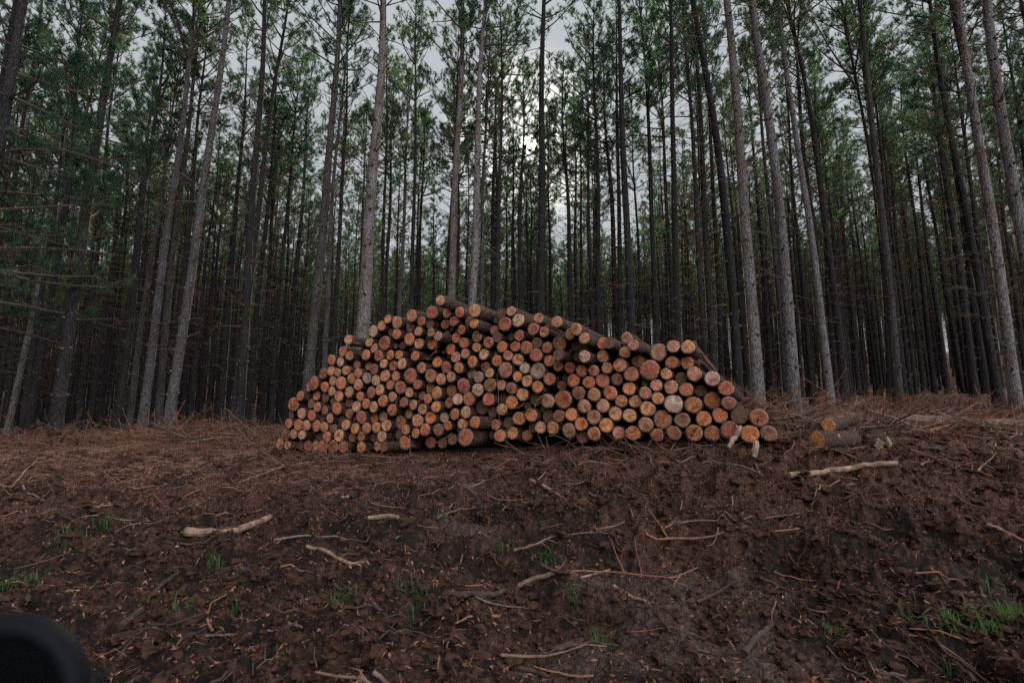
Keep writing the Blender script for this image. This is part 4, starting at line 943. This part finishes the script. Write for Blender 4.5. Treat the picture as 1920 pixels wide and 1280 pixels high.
# the wood farther off: one object, instances of the same trees on points
fx = np.array([[c[0], c[1], float(hbase(c[0], c[1]))] for c in far])
fm = bpy.data.meshes.new('distant_forest'); fm.from_pydata([tuple(v) for v in fx], [], [])
fo = link('distant_forest', fm); tag(fo, 'distant pine wood closing the view behind the nearer trunks', 'forest', None, 'stuff')
g = bpy.data.node_groups.new('forest points', 'GeometryNodeTree')
g.interface.new_socket('Geometry', in_out='INPUT', socket_type='NodeSocketGeometry'); g.interface.new_socket('Geometry', in_out='OUTPUT', socket_type='NodeSocketGeometry')
gi = g.nodes.new('NodeGroupInput'); go = g.nodes.new('NodeGroupOutput'); m2p = g.nodes.new('GeometryNodeMeshToPoints'); iop = g.nodes.new('GeometryNodeInstanceOnPoints')
iop.inputs['Pick Instance'].default_value = True; g2i = g.nodes.new('GeometryNodeGeometryToInstance')
kids = {}
for o in COL.objects:
    if o.name.split('.')[0] == 'pine_tree' and o.get('group'):
        ch = [c for c in COL.objects if c.parent == o]
        if ch:
            kids.setdefault(ch[0].data.name, ch)
    if len(kids) >= 6: break
for ch in kids.values():
    jn = g.nodes.new('GeometryNodeJoinGeometry')
    for c in ch:
        oi_ = g.nodes.new('GeometryNodeObjectInfo'); oi_.transform_space = 'ORIGINAL'; oi_.inputs['Object'].default_value = c; oi_.inputs['As Instance'].default_value = True
        # the child's own world transform would move it; take its bare mesh back to the origin
        rs = g.nodes.new('GeometryNodeObjectInfo'); g.nodes.remove(rs)
        g.links.new(oi_.outputs['Geometry'], jn.inputs[0])
    gg = g.nodes.new('GeometryNodeGeometryToInstance'); g.links.new(jn.outputs[0], gg.inputs[0]); g.links.new(gg.outputs[0], g2i.inputs[0])
# gather the trees in a plain join of instances so one can be picked per point
jall = g.nodes.new('GeometryNodeJoinGeometry')
for n_ in [n_ for n_ in g.nodes if n_.bl_idname == 'GeometryNodeGeometryToInstance' and n_ != g2i]:
    g.links.new(n_.outputs[0], jall.inputs[0])
g.nodes.remove(g2i)
rv = g.nodes.new('FunctionNodeRandomValue'); rv.data_type = 'FLOAT_VECTOR'; rv.inputs[0].default_value = (-.02, -.02, 0); rv.inputs[1].default_value = (.02, .02, 6.28)
rs = g.nodes.new('FunctionNodeRandomValue'); rs.data_type = 'FLOAT'; rs.inputs[2].default_value = .74; rs.inputs[3].default_value = 1.0
rn_ = g.nodes.new('FunctionNodeRandomValue'); rn_.data_type = 'INT'; rn_.inputs[4].default_value = 0; rn_.inputs[5].default_value = len(kids) - 1
g.links.new(gi.outputs[0], m2p.inputs[0]); g.links.new(m2p.outputs[0], iop.inputs['Points']); g.links.new(jall.outputs[0], iop.inputs['Instance'])
g.links.new(rn_.outputs[2], iop.inputs['Instance Index']); g.links.new(rv.outputs[0], iop.inputs['Rotation']); g.links.new(rs.outputs[1], iop.inputs['Scale'])
g.links.new(iop.outputs[0], go.inputs[0])
md = fo.modifiers.new('forest', 'NODES'); md.node_group = g

# ------------------------------------------------------------------ brush heaps at the forest edge
def brush(px, py, wx, wy, h, n, seed, label, green=0, Z=None):
    rg = np.random.default_rng(seed); c = ground_pt(px, py) if Z is None else at_depth(px, py, Z); mb = MB(); C, D = [], []
    for k in range(n):
        x = c[0] + rg.normal(0, wx); y = c[1] + rg.normal(0, wy); z = float(hbase(x, y)) + rg.random() ** 2 * h * math.exp(-((x - c[0]) / wx / 1.6) ** 2)
        P = branch_path(np.array([x, y, z]), rg.random() * 6.28, rg.normal(.1, .4), rg.uniform(.15, 1.1), 5, rg.normal(-.1, .4), rg, .13)
        P[:, 2] = np.maximum(P[:, 2], hbase(P[:, 0], P[:, 1]) + .01)
        mb.tube(P, rg.uniform(.003, .012) * np.linspace(1, .4, 6), 4, 1 if rg.random() < .6 else 2)
        for q in range(rg.integers(0, 3)):
            i = rg.integers(1, 6); d = P[i] - P[i - 1]; C.append(P[i]); D.append(d / (np.linalg.norm(d) + 1e-6))
    needles_mesh(mb, np.array(C), np.array(D), 16, .11, .010, rg, 0)
    tag(link('brush_heap', mb.mesh('brush_heap', [M_BROWN, M_REDW, M_GREYW])), label, 'brush heap')
def slash(px, py, wx, wy, h, n, seed, label):
    rg = np.random.default_rng(seed); c = ground_pt(px, py); mb = MB()
    for k in range(n):
        x = c[0] + rg.normal(0, wx); y = c[1] + rg.normal(0, wy); z = float(hbase(x, y)) + rg.random() ** 1.6 * h
        az = rg.normal(0, .55) + (0 if rg.random() < .5 else math.pi); l = rg.uniform(.3, 1.7); P = branch_path(np.array([x, y, z]), az, rg.normal(.02, .22), l, 6, rg.normal(0, .2), rg, .07)
        P[:, 2] = np.maximum(P[:, 2], hbase(P[:, 0], P[:, 1]) + .015); mi = int(rg.choice([0, 0, 1, 2, 3], p=[.3, .2, .25, .17, .08]))
        r = rg.uniform(.006, .024); mb.tube(P, r * np.linspace(1, .45, 7), 6, mi, True)
        for q in range(rg.integers(0, 4)):
            i = rg.integers(1, 6); S = branch_path(P[i], az + rg.choice([-1, 1]) * rg.uniform(.4, 1.2), rg.normal(.2, .4), l * rg.uniform(.15, .4), 4, 0, rg, .1); mb.tube(S, r * .45 * np.linspace(1, .4, 5), 4, mi)
    tag(link('slash_heap', mb.mesh('slash_heap', [M_DARKW, M_GREYW, M_REDW, M_PALE])), label, 'slash heap')
slash(1640, 812, .55, .18, .22, 60, 81, 'broken branches tangled round the torn stump')
slash(1790, 800, .9, .22, .3, 80, 82, 'tangled dark branches piled along the fallen trunk at right')
slash(1910, 830, .5, .3, .2, 50, 83, 'broken branches cut by the right border below the fallen trunk')
slash(1470, 802, .4, .25, .15, 40, 84, 'broken branches at the right toe of the stack')
slash(400, 832, 1.1, .3, .2, 70, 85, 'grey branches strewn at the forest edge left of the stack')
slash(1500, 782, .8, .5, .15, 45, 86, 'loose branches lying under the two pale pines')
brush(430, 822, 1.3, .5, .5, 420, 61, 'tangled brown branch heap at forest edge left of the stack')
brush(480, 842, .9, .5, .25, 260, 62, 'low brown brush strewn at the left toe of the stack')
brush(330, 825, 1.0, .4, .45, 260, 63, 'brown needle brush at the feet of the leaning trio')
brush(210, 832, 1.4, .4, .35, 280, 64, 'low brown brush right of the thick leaning pine at left')
brush(40, 838, 1.2, .5, .3, 240, 65, 'brown brush at the left edge under the low green sprays')
brush(1418, 785, .45, .5, .5, 260, 66, 'brown brush piled against the pine right of the stack', Z=11.5)
brush(1510, 783, .9, .5, .15, 140, 67, 'low brown brush under the second pale pine')
brush(1650, 783, 1.0, .4, .3, 200, 68, 'reddish brush heap behind the torn stump')
brush(1800, 782, 1.3, .4, .3, 220, 69, 'reddish brush heap behind the dark fallen trunk')
brush(1755, 766, 1.6, .8, .4, 240, 70, 'dark branch tangle at the mouth of the forest lane')
brush(1890, 780, .9, .4, .3, 160, 71, 'brown brush at the feet of the right edge pines')
brush(1760, 822, 1.2, .2, .14, 130, 76, 'dark slash tangle strewn around the dark fallen trunk')
brush(1880, 815, .8, .3, .18, 110, 77, 'slash branches at the right border near the fallen trunk')
brush(1600, 768, 1.6, .6, .25, 180, 72, 'low brown undergrowth between trunks left of the lane')
brush(1100, 852, 1.0, .12, .1, 110, 73, 'bark shreds and twigs at the foot of the stack centre')
brush(1330, 850, .8, .15, .12, 110, 74, 'bark shreds and twigs at the foot of the stack right end')
brush(600, 862, .9, .15, .1, 90, 75, 'bark shreds and twigs at the foot of the stack left end')

# ------------------------------------------------------------------ the vehicle's mirror cutting the lower left corner
def mirror():
    c = at_depth(-14, 1332, .62); e = bpy.data.objects.new('wing_mirror', None); COL.objects.link(e); e.location = c; e.rotation_euler = (R(90) + R(-4), 0, R(10))
    m, t, b = new_mat('black plastic'); b.inputs['Base Color'].default_value = (.003, .0035, .005, 1); b.inputs['Roughness'].default_value = .7; b.inputs['Specular IOR Level'].default_value = .08
    gl, t2, b2 = new_mat('mirror glass'); b2.inputs['Base Color'].default_value = (.06, .08, .11, 1); b2.inputs['Metallic'].default_value = 1; b2.inputs['Roughness'].default_value = .12
    def ring(a, bb, z, n=48, p=2.0):
        a *= .86; bb *= .93
        th = np.arange(n) * 2 * math.pi / n; cx = np.sign(np.cos(th)) * np.abs(np.cos(th)) ** (2 / p); sy = np.sign(np.sin(th)) * np.abs(np.sin(th)) ** (2 / p)
        return np.stack([a * cx, bb * sy, np.full(n, z)], -1)
    prof = [(.080, .078, -.004), (.083, .081, .006), (.092, .090, .012), (.101, .100, .012), (.108, .107, .004), (.111, .110, -.012), (.100, .099, -.03), (.080, .080, -.05), (.055, .055, -.066), (.03, .03, -.073)]
    mb = MB(); V = np.concatenate([ring(*q) for q in prof]); n = 48; q = []
    for i in range(len(prof) - 1):
        for k in range(n): k2 = (k + 1) % n; q.append((i * n + k, (i + 1) * n + k, (i + 1) * n + k2, i * n + k2))
    mb.add(V, None, q); mb.add(np.vstack([ring(*prof[-1]), [[0, 0, -.074]]]), [(k, n, (k + 1) % n) for k in range(n)])
    link('housing', mb.mesh('housing', [m], True), e)
    mg = MB(); mg.add(np.vstack([ring(.081, .079, -.001), [[0, 0, -.001]]]), [(k, (k + 1) % n, n) for k in range(n)]); link('mirror_glass', mg.mesh('mirror_glass', [gl]), e)
    ma = MB(); ma.tube([(-.06, -.05, -.05), (-.12, -.10, -.05), (-.2, -.12, -.04), (-.3, -.12, -.03)], [.03, .028, .028, .035], 14, 0, True); link('mounting_arm', ma.mesh('mounting_arm', [m], True), e)
    tag(e, 'black rounded wing mirror of a vehicle cutting the bottom left corner', 'wing mirror')
mirror()
